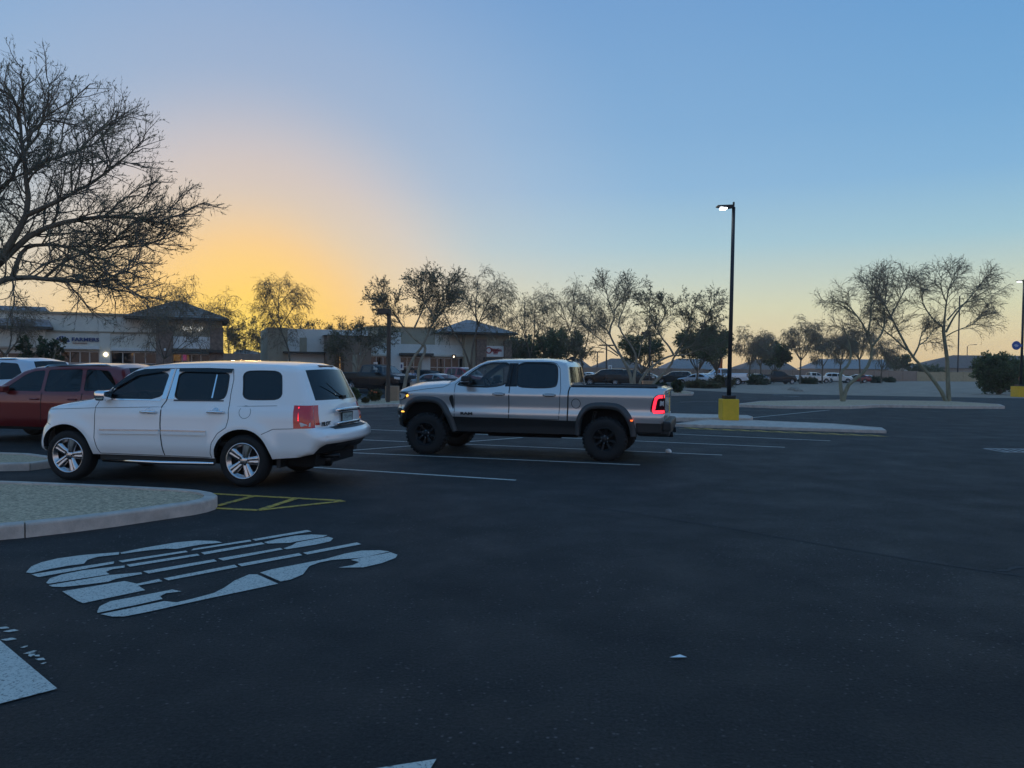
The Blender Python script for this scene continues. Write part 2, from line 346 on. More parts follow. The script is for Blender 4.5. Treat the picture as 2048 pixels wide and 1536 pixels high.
    def panel(s, poly, h, sd=1, off=0.):
        """a raised plate following the skin"""
        mb = MB(); n = len(poly); v = [s.on(x, z, sd, off) for x, z in poly] + [s.on(x, z, sd, off + h) for x, z in poly]
        cx, cz = np.mean([p[0] for p in poly]), np.mean([p[1] for p in poly]); v.append(s.on(cx, cz, sd, off + h))
        mb.add(v, [(i, (i + 1) % n, n + (i + 1) % n, n + i) for i in range(n)] + [(n + i, n + (i + 1) % n, 2 * n) for i in range(n)]); return mb
GLASS = ('glass_clear', 'glass_tint', 'glass_dark')
def resample(poly, step):
    o = []; n = len(poly)
    for i in range(n):
        a, b = poly[i], poly[(i + 1) % n]; L = math.hypot(b[0] - a[0], b[1] - a[1]); k = max(1, int(math.ceil(L / step)))
        o += [(a[0] + (b[0] - a[0]) * j / k, a[1] + (b[1] - a[1]) * j / k) for j in range(k)]
    return o
def resample_open(pl, step):
    o = []
    for a, b in zip(pl[:-1], pl[1:]):
        L = math.hypot(b[0] - a[0], b[1] - a[1]); k = max(1, int(math.ceil(L / step))); o += [(a[0] + (b[0] - a[0]) * j / k, a[1] + (b[1] - a[1]) * j / k) for j in range(k)]
    return o + [tuple(pl[-1])]
def weld(o, d=.0015):
    bm = bmesh.new(); bm.from_mesh(o.data); bmesh.ops.remove_doubles(bm, verts=bm.verts, dist=d); bmesh.ops.recalc_face_normals(bm, faces=bm.faces); bm.to_mesh(o.data); bm.free()
    o.data.polygons.foreach_set('use_smooth', [True] * len(o.data.polygons)); return o
def arch_poly(x, r, zc, n=20, zb=0., sx=1.):
    return [(x + sx * r * math.cos(a), zc + r * math.sin(a)) for a in np.linspace(0, math.pi, n)] + [(x - sx * r, zb), (x + sx * r, zb)]

def wheel(root, x, yo, sd, r, w, rim, style, seg=36, knob=False):
    """yo: outer face distance from the centre line"""
    wh = MB(); wh.lathe([(0.02, yo - .09), (rim - .03, yo - .09), (rim - .02, yo - w + .03), (.02, yo - w + .03)], max(12, seg // 2), c=(0, 0, 0)); wh.lathe([(0, yo - .055), (.05, yo - .055), (.055, yo - .09)], 12)
    flip = lambda mb: [(vx + x, vy * sd, vz + r) for vx, vy, vz in mb.v]
    o = mesh_obj('wheel', flip(wh), wh.f, 'under', root, True)
    t = MB(); b = .012
    t.lathe([(rim, yo - .03), (rim + .004, yo - .008), (rim + .02, yo - .002), ((rim + r) / 2, yo + b * .6), (r - .035, yo - .004), (r - .008, yo - .028), (r, yo - .05), (r, yo - w + .05), (r - .008, yo - w + .028), (r - .035, yo - w + .004), (rim + .02, yo - w), (rim, yo - w + .03)], seg)
    if knob:
        nb = 34
        for k in range(nb):
            a = 2 * math.pi * k / nb; da = math.pi / nb * .62
            for y0, y1, r0 in ((yo - .075, yo - .004, .012), (yo - .16, yo - .10, .012), (yo - .26, yo - .19, .012)):
                sh = (.5 if y0 < yo - .1 else 0) * 2 * math.pi / nb; P = []
                for aa in (a + sh - da, a + sh + da):
                    for rr in (r - .03, r + r0):
                        for yy in (y0, y1): P.append((rr * math.cos(aa), yy - (.012 if rr > r and yy > yo - .01 else 0), rr * math.sin(aa)))
                t.add(P, [(2, 3, 7, 6), (0, 2, 6, 4), (1, 5, 7, 3), (0, 1, 3, 2), (4, 6, 7, 5)])
    mesh_obj('tyre', flip(t), t.f, 'rubber', o, True)
    q = MB(); m = 'alloy'
    q.lathe([(rim - .055, yo - .06), (rim - .022, yo - .02), (rim - .012, yo - .004), (rim + .004, yo - .002), (rim + .006, yo - .02)], seg)
    def spoke(a, r0, r1, w0, w1, d0, d1, th=.03, mb=q):
        c, sn = math.cos(a), math.sin(a); P = []
        for rr, ww, dd in ((r0, w0, d0), ((r0 + r1) / 2, (w0 + w1) * .46, (d0 + d1) / 2 + .004), (r1, w1, d1)):
            for kx, kd in ((-1, -th), (-.75, 0), (-.18, .004), (0, -.006), (.18, .004), (.75, 0), (1, -th)):
                px, pz = rr, kx * ww; P.append((px * c - pz * sn, yo + dd + kd, px * sn + pz * c))
        mb.add(P, [(i * 7 + k, i * 7 + k + 1, (i + 1) * 7 + k + 1, (i + 1) * 7 + k) for i in range(2) for k in range(6)])
    if style == 'five':
        for k in range(5): spoke(math.pi / 2 + .25 + k * 2 * math.pi / 5, .03, rim - .012, .05, .088, -.045, -.02)
        q.lathe([(.001, yo - .028), (.04, yo - .03), (.075, yo - .045), (.08, yo - .07)], 20)
    elif style == 'dark':
        m = 'dark_alloy'
        for k in range(8): spoke(.2 + k * math.pi / 4, .05, rim - .01, .02, .034, -.05, -.02)
        q.lathe([(.001, yo - .02), (.06, yo - .024), (.10, yo - .045), (.105, yo - .08)], 20)
    else:
        for k in range(6): spoke(.3 + k * math.pi / 3, .03, rim - .012, .035, .05, -.045, -.025)
        q.lathe([(.001, yo - .03), (.06, yo - .04)], 12)
    mesh_obj('rim', flip(q), q.f, m, o, True)
    if style in ('five', 'dark'):
        l = MB(); nl = 5 if style == 'five' else 6; rl = .058 if style == 'five' else .072
        for k in range(nl):
            a = .6 + 2 * math.pi * k / nl; l.lathe([(.001, yo - .008), (.0095, yo - .010), (.011, yo - .05)], 8, c=(rl * math.cos(a), 0, rl * math.sin(a)))
        mesh_obj('lug_nut', flip(l), l.f, 'alloy' if style == 'dark' else 'black_plastic', o, True)
    return o

def seat(root, x, y, z, h=.72):
    mb = MB(); mb.rbox((x - .25, y - .25, z), (x + .27, y + .25, z + .16), .05)
    b = MB(); b.rbox((x - .36, y - .24, z + .1), (x - .2, y + .24, z + .1 + h * .8), .06); b.rbox((x - .37, y - .12, z + .12 + h * .8), (x - .26, y + .12, z + .12 + h), .05)
    mb.add(b.v, b.f); mb.build('seat', 'interior', root)

def car_finish(c, root, S, reg_spec, body_mb, paint):
    """both sides: body skin plus every region as its own part"""
    doors = {}
    for sd in (1, -1):
        V, T = S['body']; body_mb.add(V * np.array([1, sd, 1]), [tuple(t) if sd < 0 else tuple(t[::-1]) for t in T])
    b = body_mb.build('body', paint, root, True); weld(b)
    for sd in (1, -1):
        for key, part, m, inset, par in reg_spec:
            if key not in S: continue
            V, T = S[key]; V = V.copy(); V[:, 1] -= inset; V[:, 1] *= sd
            p = doors.get((par, sd), root) if par else root
            o = mesh_obj(part, V, [tuple(t) if sd < 0 else tuple(t[::-1]) for t in T], m, p, True); doors[(key, sd)] = o
    return b, doors

def window_seal(c, poly, inset, w=.018, root=None):
    n = len(poly); cx = np.mean([p[0] for p in poly]); cz = np.mean([p[1] for p in poly])
    for sd in (1, -1):
        mb = MB(); A = [c.on(x, z, sd, .002) for x, z in poly]; B = [c.on(x, z, sd, -inset - .004) for x, z in poly]
        O = []
        for x, z in poly: d = math.hypot(x - cx, z - cz); k = 1 + w / d; O.append(c.on(cx + (x - cx) * k, cz + (z - cz) * k, sd, .002))
        v = A + B + O; mb.add(v, [(i, (i + 1) % n, n + (i + 1) % n, n + i) for i in range(n)] + [(2 * n + i, 2 * n + (i + 1) % n, (i + 1) % n, i) for i in range(n)])
        mb.build('window_seal', 'black_plastic', root)

# ---------------- white SUV in the foreground
def white_suv():
    R0 = G(487, 975); F0 = G(137, 961); d = F0 - R0; u = d / np.linalg.norm(d); nrm = np.array([-u[1], u[0], 0]); wb = float(np.linalg.norm(d))
    O = R0 - nrm * 1.02
    root = thing('white_suv', 'white boxy SUV with chrome door handles and silver five-spoke wheels, parked in the left foreground', 'suv', O, math.atan2(u[1], u[0]))
    out = [(3.40, .425, .12, .03, 0, 'bumper'), (3.52, .43, .2, .08, 0, 'bumper'), (3.575, .50, .24, .11, 0, 'bumper'), (3.59, .62, .27, .12, 0, 'bumper'), (3.575, .74, .28, .12, 0, 'bumper'), (3.55, .83, .28, .11, 0, 'grille'),
           (3.49, .91, .28, .10, 0, 'grille'), (3.475, 1.0, .26, .09, 0, 'grille'), (3.44, 1.075, .22, .08, .01, 'hood'), (3.37, 1.125, .17, .06, .03, 'hood'), (3.15, 1.175, .12, .04, .06, 'hood'), (2.82, 1.22, .09, .02, .065, 'hood'),
           (2.57, 1.26, .07, .02, .06, 'hood'), (2.44, 1.30, .06, .05, .04, 'windshield'), (2.34, 1.395, .06, .13, .03, 'windshield'), (2.20, 1.53, .06, .13, .03, 'windshield'), (2.06, 1.645, .06, .11, .035, 'windshield'), (1.91, 1.735, .07, .08, .04, 'roof'),
           (1.75, 1.78, .08, .04, .045, 'roof'), (1.42, 1.812, .09, 0, .05, 'roof'), (.85, 1.832, .10, 0, .05, 'roof'), (.13, 1.832, .10, 0, .05, 'roof'), (-.34, 1.822, .10, 0, .05, 'roof'), (-.64, 1.80, .10, -.05, .05, 'roof'), (-.74, 1.77, .09, -.09, .04, 'hatch'),
           (-.785, 1.735, .08, -.10, .02, 'rear_window'), (-.94, 1.39, .10, -.12, 0, 'rear_window'), (-.985, 1.29, .10, -.12, 0, 'hatch'), (-1.01, 1.22, .10, -.12, 0, 'hatch'), (-1.05, 1.0, .10, -.12, 0, 'hatch'), (-1.065, .90, .11, -.12, 0, 'rear_bumper'),
           (-1.18, .865, .15, -.13, 0, 'rear_bumper'), (-1.25, .80, .17, -.13, 0, 'rear_bumper'), (-1.26, .70, .17, -.13, 0, 'rear_bumper'), (-1.22, .655, .16, -.12, 0, 'lower_bumper'), (-1.13, .60, .12, -.12, 0, 'lower_bumper'), (-1.05, .51, .08, -.10, 0, 'lower_bumper'),
           (-.86, .465, .02, 0, 0, None), (-.58, .443, 0, 0, 0, None), (-.45, .43, 0, 0, 0, None), (.5, .415, 0, 0, 0, None), (2.38, .425, 0, 0, 0, None)]
    ax = (0.02, 2.96)
    def base(X, Z):
        W = 1.035 - .05 * np.clip((.62 - Z) / .2, 0, 1) ** 2 - .245 * np.clip((Z - 1.02) / .85, 0, 1) ** 1.05
        W = W - .06 * np.clip((X - 2.5) / 1., 0, 1) ** 2 - .05 * np.clip((-.1 - X) / 1.1, 0, 1) ** 2
        for a in ax: dd = np.hypot(X - a, Z - .40); W = W + .022 * np.exp(-((dd - .50) / .09) ** 2) * (Z < 1.05)
        return W + .010 * np.tanh((1.165 - Z) / .02) - .012 * np.exp(-((Z - 1.0) / .13) ** 2)
    c = Car(root, out, base, .045, .92)
    archF = chaikin([(3.40, .30), (3.40, .577), (3.374, .677), (3.302, .769), (3.198, .835), (3.06, .872), (2.923, .873), (2.803, .841), (2.701, .776), (2.616, .688), (2.557, .584), (2.52, .47), (2.50, .30)], 1)
    archR = chaikin([(.478, .30), (.47, .52), (.433, .625), (.37, .72), (.259, .805), (.118, .856), (-.038, .862), (-.163, .832), (-.272, .763), (-.349, .672), (-.404, .573), (-.45, .47), (-.47, .30)], 1)
    wF = chaikin([(2.30, 1.275), (2.26, 1.36), (2.10, 1.50), (1.90, 1.63), (1.72, 1.675), (1.345, 1.69), (1.357, 1.524), (1.393, 1.275)], 2)
    wR = chaikin([(1.165, 1.695), (.75, 1.70), (.342, 1.692), (.335, 1.55), (.338, 1.36), (.40, 1.285), (.8, 1.28), (1.175, 1.275), (1.17, 1.5)], 2)
    wQ = chaikin([(.115, 1.715), (-.2, 1.72), (-.495, 1.715), (-.53, 1.53), (-.56, 1.305), (-.25, 1.30), (.05, 1.298), (.07, 1.5)], 2)
    dF = [(2.418, 1.287), (2.473, 1.153), (2.472, 1.035), (2.464, .677), (2.414, .513), (2.38, .44), (1.303, .432), (1.344, .705), (1.361, .91), (1.362, 1.172), (1.306, 1.26), (1.256, 1.511), (1.227, 1.745), (1.55, 1.74), (1.78, 1.725), (1.93, 1.68), (2.08, 1.58), (2.22, 1.46), (2.36, 1.33)]
    dR = [(1.298, 1.26), (1.354, 1.172), (1.353, .91), (1.336, .705), (1.295, .432), (.512, .425), (.525, .49), (.495, .65), (.401, .79), (.267, .878), (.239, 1.017), (.255, 1.159), (.26, 1.375), (.249, 1.592), (.279, 1.745), (.7, 1.755), (1.219, 1.747), (1.248, 1.511)]
    tail = [(-.765, 1.223), (-.959, 1.222), (-1.02, 1.222), (-1.075, .895), (-.786, .885)]
    S = c.side([('dF', dF), ('dR', dR), ('wF', wF), ('wR', wR), ('wQ', wQ), ('tail', tail), ('head', [(3.47, 1.10), (3.30, 1.125), (3.36, 1.02), (3.43, .915), (3.52, .90)])], [archF, archR])
    body = MB(); ts = [-1, -.985, -.96, -.92, -.8, -.6, -.4, -.2, 0, .2, .4, .6, .8, .92, .96, .985, 1]
    c.strips(body, {'windshield': ('windshield', 'glass_clear'), 'rear_window': ('rear_window', 'glass_dark'), 'grille': ('grille', 'black_plastic'), 'rear_bumper': ('rear_bumper', 'white_paint'), 'lower_bumper': ('bumper_valance', 'black_plastic')}, ts)
    b, parts = car_finish(c, root, S, [('dF', 'door', 'white_paint', 0, None), ('dR', 'door', 'white_paint', 0, None), ('wF', 'window', 'glass_tint', .012, 'dF'), ('wR', 'window', 'glass_dark', .012, 'dR'), ('wQ', 'window', 'glass_dark', .008, None), ('tail', 'taillight', 'tail_red', -.004, None), ('head', 'headlight', 'lamp_clear', -.003, None)], body, 'white_paint')
    window_seal(c, wF, .012, .018, root); window_seal(c, wR, .012, .018, root); window_seal(c, wQ, .008, .012, root)
    for sd in (1, -1):
        for key, pl in (('dF', dF + dF[:1]), ('dR', dR + dR[:1])): c.line(MB(), pl, .010, .0015, sd).build('door_gap', 'seam', parts[(key, sd)])
        for pl, w in (([(3.40, 1.09), (2.49, 1.132), (1.3, 1.168), (.25, 1.19), (-.50, 1.212)], .006), ([(-.302, .793), (-.472, .872), (-.786, .885)], .008), ([(3.50, .90), (3.40, .89), (3.25, .86)], .007), ([(-.015 + .092 * math.cos(a), 1.112 + .092 * math.sin(a)) for a in np.linspace(0, 2 * math.pi, 26)], .006)):  # first line is the body crease, its shade drawn as a dark strip
            c.line(MB(), pl, w, .0015, sd).build('gap_crease_line', 'seam', b)
        for key, x0, x1, z0, z1 in (('dF', 2.37, 1.375, .775, .79), ('dR', 1.33, .60, .79, .79)):
            m1 = c.panel([(x0, z0 - .035), (x1, z1 - .035), (x1, z1 + .028), (x0, z0 + .034)], .018, sd); m1.build('door_moulding', 'white_paint', parts[(key, sd)])
            m2 = c.panel([(x0, z0 + .018), (x1, z1 + .018), (x1, z1 + .034), (x0, z0 + .036)], .022, sd); m2.build('moulding_trim', 'alloy', parts[(key, sd)])
        for key, xc, zc in (('dF', 1.556, 1.085), ('dR', .452, 1.105)):
            h = MB(); a = c.on(xc - .14, zc, sd, .0); h.tube([c.on(xc - .14, zc, sd, .005), c.on(xc - .11, zc, sd, .045), c.on(xc, zc + .004, sd, .05), c.on(xc + .11, zc, sd, .045), c.on(xc + .14, zc, sd, .005)], [.016, .019, .021, .019, .016], 8); h.build('door_handle', 'chrome', parts[(key, sd)], True)
            cup = MB(); cup.add([c.on(xc + .062 * math.cos(t), zc + .02 + .045 * math.sin(t), sd, .003) for t in np.linspace(0, 2 * math.pi, 16)[:-1]], [tuple(range(15))]); cup.build('handle_cup', 'alloy', parts[(key, sd)])
        # chrome pillar covers and belt trim, rain visors
        for key, q in (('dF', [(1.315, 1.735), (1.257, 1.735), (1.318, 1.285), (1.392, 1.285)]), ('dR', [(1.222, 1.738), (1.168, 1.738), (1.186, 1.285), (1.286, 1.285)])):
            c.panel(q, .004, sd).build('pillar_cover', 'chrome', parts[(key, sd)])
        c.panel([(2.27, 1.256), (1.395, 1.256), (1.393, 1.276), (2.27, 1.276)], .008, sd).build('belt_trim', 'chrome', parts[('dF', sd)])
        c.panel([(1.18, 1.255), (.36, 1.262), (.36, 1.282), (1.18, 1.278)], .006, sd).build('belt_trim', 'grey_plastic', parts[('dR', sd)])
        c.panel([(1.16, 1.70), (.30, 1.69), (.285, 1.745), (.5, 1.755), (1.16, 1.752)], .03, sd).build('rain_visor', 'glass_tint', parts[('dR', sd)])
        c.panel([(2.20, 1.43), (2.0, 1.60), (1.86, 1.672), (1.72, 1.70), (1.345, 1.71), (1.33, 1.745), (1.75, 1.735), (1.92, 1.69), (2.08, 1.59), (2.24, 1.455)], .028, sd).build('rain_visor', 'glass_tint', parts[('dF', sd)])
        c.panel([(.55, 1.66), (.53, 1.66), (.55, 1.31), (.575, 1.31)], .003, sd, -.010).build('window_bar', 'chrome', parts[('dR', sd)])
        # mirror
        m = MB(); y0 = c.Y(2.30, 1.32)[0]; m.rbox((2.20, min(sd * (y0 + .03), sd * (y0 + .26)), 1.245), (2.36, max(sd * (y0 + .03), sd * (y0 + .26)), 1.405), .045); m.build('mirror', 'chrome', root, True)
        ms = MB(); ms.tube([(2.30, sd * (y0 - .03), 1.29), (2.29, sd * (y0 + .08), 1.30)], .035, 8); ms.build('mirror_arm', 'black_plastic', root, True)
        tri = c.panel([(2.36, 1.30), (2.31, 1.41), (2.22, 1.46), (2.25, 1.28)], .004, sd); tri.build('mirror_sail', 'black_plastic', parts[('dF', sd)])
        # running board
        rb = MB(); rb.tube([(2.36, sd * .98, .335), (1.4, sd * 1.0, .325), (.50, sd * .98, .335)], .033, 10); rb.build('running_board', 'chrome', root, True)
        rb = MB(); rb.box((.48, min(sd * .75, sd * .97), .33), (2.42, max(sd * .75, sd * .97), .415)); rb.build('sill', 'black_plastic', root)
        # arch lips
        for ap in (archF, archR):
            lp = MB(); pts = [p for p in ap if p[1] > .40]; pts.sort(key=lambda p: math.atan2(p[1] - .42, p[0] - np.mean([q[0] for q in ap]))); rows = []
            for x, z in pts: rows.append((c.on(x, z, sd, .001), c.on(x, z, sd, -.10)))
            for i in range(len(rows) - 1): lp.add([rows[i][0], rows[i + 1][0], rows[i + 1][1], rows[i][1]], [(0, 1, 2, 3)])
            lp.build('arch_liner', 'under', b)
        mf = MB(); mf.box((-.56, min(sd * .72, sd * .97), .30), (-.50, max(sd * .72, sd * .97), .50)); mf.build('mud_flap', 'black_plastic', root)
        for x in ax: wheel(root, x, 1.02, sd, .388, .24, .267, 'five')
    un = MB(); un.box((-1.0, -.72, .30), (3.4, .72, .50)); un.box((-.95, -.70, .42), (3.45, .70, .98)); un.box((.55, -.95, .32), (2.42, .95, .50)); un.build('underbody', 'under', root)
    ex = MB(); ex.tube([(-1.30, .55, .46), (-.9, .55, .44)], .035, 10); ex.tube([(-1.05, .3, .36), (-.62, .3, .36)], .10, 12); ex.build('exhaust', 'dark_alloy', root, True)
    fl = MB(); fl.box((-.9, -.92, .60), (2.5, .92, .66)); fl.box((2.2, -.9, .66), (2.5, .9, 1.24)); fl.build('cabin_floor', 'interior', root)
    for x, y in ((1.55, .42), (1.55, -.42), (.55, .45), (.55, -.45), (-.25, .4), (-.25, -.4)): seat(root, x, y, .75)
    sw = MB()
    for k in range(16):
        a0, a1 = [2 * math.pi * q / 16 for q in (k, k + 1)]; sw.tube([(2.02 + .06 * math.sin(a), .42 + .18 * math.cos(a), 1.20 + .17 * math.sin(a)) for a in (a0, a1)], .016, 6, False)
    sw.tube([(2.2, .42, 1.15), (2.02, .42, 1.20)], .03, 6); sw.build('steering_wheel', 'interior', root, True)
    # rear: tail lamps round the corner, reversing lamps, wiper, plate, handle bar, badge
    for sd in (1, -1):
        c.patch('taillight_wrap', ('hatch',), .895, 1.222, sd * 1., sd * .88, 'tail_red', -.004, parts[('tail', sd)])
        c.panel([(-.90, .915), (-1.03, .915), (-1.03, .975), (-.88, .975)], .006, sd, .004).build('reversing_light', 'lamp_clear', parts[('tail', sd)])
        c.panel([(-.85, 1.0), (-.865, 1.0), (-.85, 1.20), (-.835, 1.20)], .003, sd, .004).build('light_bar', 'tail_lit', parts[('tail', sd)])
    c.patch('bumper_step', ('rear_bumper',), -1.19, -1.10, -.72, .72, 'black_plastic', 0, root, 10, 3, 0).location.z = .006
    c.patch('bumper_insert', ('lower_bumper',), .60, .645, -.6, .6, 'grey_plastic', -.01, root, 10, 2)
    hb = MB(); hb.rbox((-1.235, -.42, 1.10), (-1.16, .42, 1.165), .02); hb.build('tailgate_bar', 'chrome', root, True)
    hb = MB(); hb.rbox((-1.235, -.42, .905), (-1.165, .42, .955), .015); hb.build('tailgate_strip', 'chrome', root, True)
    pl = MB(); pl.box((-1.196, -.20, .955), (-1.175, .20, 1.08)); pl.build('licence_plate', 'plate', root); fr = MB()
    for a, e in (((-1.2, -.21, .945), (-1.18, .21, .957)), ((-1.2, -.21, 1.078), (-1.18, .21, 1.09)), ((-1.2, -.21, .945), (-1.18, -.2, 1.09)), ((-1.2, .2, .945), (-1.18, .21, 1.09))): fr.box(a, e)
    fr.build('plate_frame', 'black_plastic', root)
    ink = MB(); rnd = random.Random(4)
    for k in range(7):
        y = .145 - k * .048
        for q in range(3): a = y - rnd.uniform(0, .018); z = .985 + rnd.uniform(0, .05); ink.box((-1.199, a - .006, z), (-1.197, a + .006, z + rnd.uniform(.012, .03)))
    ink.build('plate_lettering', 'plate_ink', root)
    text_mesh('badge', 'PILOT', .085, 'black_plastic', root, (-1.135, .66, .94), (math.pi / 2, 0, -math.pi / 2), .004, sx=1.4, bold=.002)
    wp = MB(); wp.tube([(-1.105, -.05, 1.325), (-1.095, .12, 1.37), (-1.02, .42, 1.55)], [.016, .010, .006], 6); wp.box((-1.13, -.10, 1.29), (-1.06, .02, 1.345)); wp.build('rear_wiper', 'black_plastic', root)
    sp = MB(); sp.rbox((-.852, -.25, 1.79), (-.80, .25, 1.818), .008); sp.build('brake_light', 'tail_dark', root)
    hi = MB(); hi.box((-1.33, -.06, .50), (-1.0, .06, .57)); hi.build('tow_hitch', 'black_plastic', root)
    return root
# ---------------- silver lifted pickup
def silver_pickup():
    R0 = G(1208, 923); F0 = G(850, 909); d = F0 - R0; wb = float(np.linalg.norm(d)); u = d / wb; nrm = np.array([-u[1], u[0], 0]); O = R0 - nrm * 1.09
    root = thing('silver_pickup', 'silver crew cab pickup truck with black fender flares and knobbly off-road tyres, lights on', 'pickup', O, math.atan2(u[1], u[0]))
    out = [(4.20, .51, .10, .05, 0, 'front_low'), (4.42, .57, .25, .12, 0, 'front_low'), (4.45, .70, .30, .15, 0, 'front_low'), (4.47, .85, .30, .15, 0, 'front_low'), (4.48, .92, .30, .15, 0, 'front_low'), (4.43, 1.0, .28, .13, 0, 'grille'), (4.43, 1.12, .28, .13, 0, 'grille'),
           (4.42, 1.24, .27, .13, 0, 'grille'), (4.40, 1.295, .24, .12, .01, 'hood'), (4.32, 1.345, .18, .10, .04, 'hood'), (4.15, 1.395, .14, .07, .07, 'hood'), (3.88, 1.435, .11, .04, .09, 'hood'), (3.54, 1.46, .09, .02, .09, 'hood'), (3.285, 1.475, .08, .02, .08, 'hood'),
           (3.13, 1.53, .07, .08, .05, 'windshield'), (2.89, 1.72, .06, .14, .03, 'windshield'), (2.65, 1.87, .06, .12, .03, 'windshield'), (2.50, 1.935, .07, .09, .035, 'roof'), (2.244, 1.965, .08, .03, .04, 'roof'), (1.35, 1.975, .09, 0, .045, 'roof'),
           (1.0, 1.955, .09, -.01, .04, 'roof'), (.82, 1.915, .08, -.03, .03, 'cab_rear'), (.775, 1.84, .06, -.05, .0, 'back_window'), (.725, 1.52, .05, -.06, 0, 'cab_rear'), (.71, 1.445, .05, -.03, 0, 'bed_cover'),
           (-1.0, 1.447, .05, 0, .012, 'bed_cover'), (-1.06, 1.45, .05, 0, .02, 'tailgate'), (-1.17, 1.43, .06, -.03, .01, 'tailgate'), (-1.19, 1.40, .06, -.04, 0, 'tailgate'), (-1.15, 1.34, .07, -.05, 0, 'tailgate'), (-1.15, .95, .07, -.05, 0, 'tailgate'), (-1.13, .815, .07, -.05, 0, 'tailgate'), (-1.10, .76, .05, 0, 0, None), (-.6, .76, 0, 0, 0, None), (-.6, .50, 0, 0, 0, None), (3.1, .50, 0, 0, 0, None)]
    def base(X, Z):
        cab = np.clip((X - .60) / .1, 0, 1)
        W = 1.06 - cab * .27 * np.clip((Z - 1.28) / .8, 0, 1) ** 1.05 - (1 - cab) * .05 * np.clip((Z - 1.25) / .2, 0, 1) ** 2
        W = W + .018 * np.exp(-((Z - 1.27) / .09) ** 2) - .016 * np.exp(-((Z - 1.02) / .09) ** 2) + .010 * np.exp(-((Z - .88) / .05) ** 2) - .05 * np.clip((.82 - Z) / .2, 0, 1)
        W = W - .07 * np.clip((X - 3.4) / 1.05, 0, 1) ** 2
        W = np.where((X > .60) & (X < .715) & (Z < 1.46), W - .0, W)
        return W
    c = Car(root, out, base, .05, .92)
    flF = [(4.30, .80), (4.225, .963), (4.13, 1.111), (3.991, 1.187), (3.818, 1.214), (3.578, 1.21), (3.407, 1.173), (3.287, 1.079), (3.201, .936), (3.116, .778), (3.064, .603), (3.038, .508)]
    flFi = [(4.26, .70), (4.20, .86), (4.12, .98), (3.98, 1.065), (3.82, 1.09), (3.6, 1.088), (3.45, 1.06), (3.36, .98), (3.28, .85), (3.22, .70), (3.16, .57), (3.12, .49)]
    flR = [(.599, .502), (.586, .733), (.526, .919), (.434, 1.059), (.312, 1.13), (.128, 1.156), (-.176, 1.15), (-.328, 1.105), (-.434, 1.016), (-.526, .883), (-.587, .719), (-.62, .509)]
    flRi = [(.50, .49), (.488, .71), (.45, .86), (.375, .96), (.27, 1.012), (.12, 1.03), (-.15, 1.025), (-.27, .99), (-.36, .915), (-.43, .80), (-.48, .67), (-.51, .49)]
    arF = [(4.26, .3), *flFi, (3.12, .3)]; arR = [(.50, .3), *flRi, (-.51, .3)]
    wF = chaikin([(3.05, 1.43), (2.98, 1.52), (2.86, 1.63), (2.64, 1.785), (2.42, 1.875), (2.236, 1.90), (1.975, 1.905), (2.0, 1.65), (2.03, 1.43)], 2)
    wR = chaikin([(1.80, 1.90), (1.45, 1.905), (1.11, 1.90), (1.015, 1.86), (.987, 1.757), (.977, 1.509), (1.03, 1.435), (1.4, 1.43), (1.79, 1.43), (1.795, 1.65)], 2)
    pil = [(1.985, 1.905), (1.79, 1.905), (1.785, 1.43), (2.035, 1.43)]
    dF = [(3.02, 1.52), (3.09, 1.465), (3.094, 1.243), (3.091, .79), (1.944, .79), (1.936, 1.43), (1.90, 1.93), (2.24, 1.93), (2.44, 1.905), (2.66, 1.82), (2.88, 1.66)]
    dR = [(1.928, 1.43), (1.936, .79), (.914, .79), (.883, 1.403), (.927, 1.805), (1.0, 1.90), (1.095, 1.928), (1.892, 1.93)]
    rock = [(3.2, .80), (.55, .772), (.55, .4), (3.2, .4)]
    bumpF = [(4.8, .40), (4.8, .935), (4.30, .95), (4.05, .80), (4.05, .40)]
    head = chaikin([(4.6, 1.29), (4.11, 1.292), (4.105, 1.235), (4.21, 1.115), (4.6, 1.085)], 1)
    vent = chaikin([(3.212, 1.176), (3.17, 1.241), (3.108, 1.242), (3.105, .906), (3.168, 1.049)], 1)
    tail = chaikin([(-.867, .95), (-.885, 1.1), (-.912, 1.21), (-.965, 1.30), (-1.05, 1.325), (-1.25, 1.328), (-1.25, .95)], 1)
    gap = [(.757, .76), (.737, 1.344), (.716, 1.44), (.690, 1.44), (.712, 1.344), (.730, .76)]
    S = c.side([('dF', dF), ('dR', dR), ('rock', rock), ('bump', bumpF), ('pil', pil), ('wF', wF), ('wR', wR), ('head', head), ('vent', vent), ('tail', tail), ('gap', gap)], [arF, arR])
    body = MB(); ts = [-1, -.985, -.96, -.92, -.8, -.6, -.4, -.2, 0, .2, .4, .6, .8, .92, .96, .985, 1]
    c.strips(body, {'front_low': ('front_bumper', 'black_plastic'), 'grille': ('grille', 'black_plastic'), 'windshield': ('windshield', 'glass_clear'), 'back_window': ('back_window', 'glass_tint'), 'bed_cover': ('bed_cover', 'black_plastic'), 'tailgate': ('tailgate', 'silver_paint')}, ts)
    b, parts = car_finish(c, root, S, [('dF', 'door', 'silver_paint', 0, None), ('dR', 'door', 'silver_paint', 0, None), ('rock', 'rocker_panel', 'black_plastic', .004, None), ('bump', 'bumper_side', 'black_plastic', -.01, None), ('pil', 'pillar', 'black_paint', .004, None), ('wF', 'window', 'glass_clear', .012, 'dF'), ('wR', 'window', 'glass_dark', .012, 'dR'), ('head', 'headlight', 'black_plastic', .0, None), ('vent', 'fender_vent', 'black_plastic', .02, None), ('tail', 'taillight', 'tail_dark', -.004, None), ('gap', 'bed_gap', 'seam', .03, None)], body, 'silver_paint')
    for w in (wF, wR): window_seal(c, w, .012, .03, root)
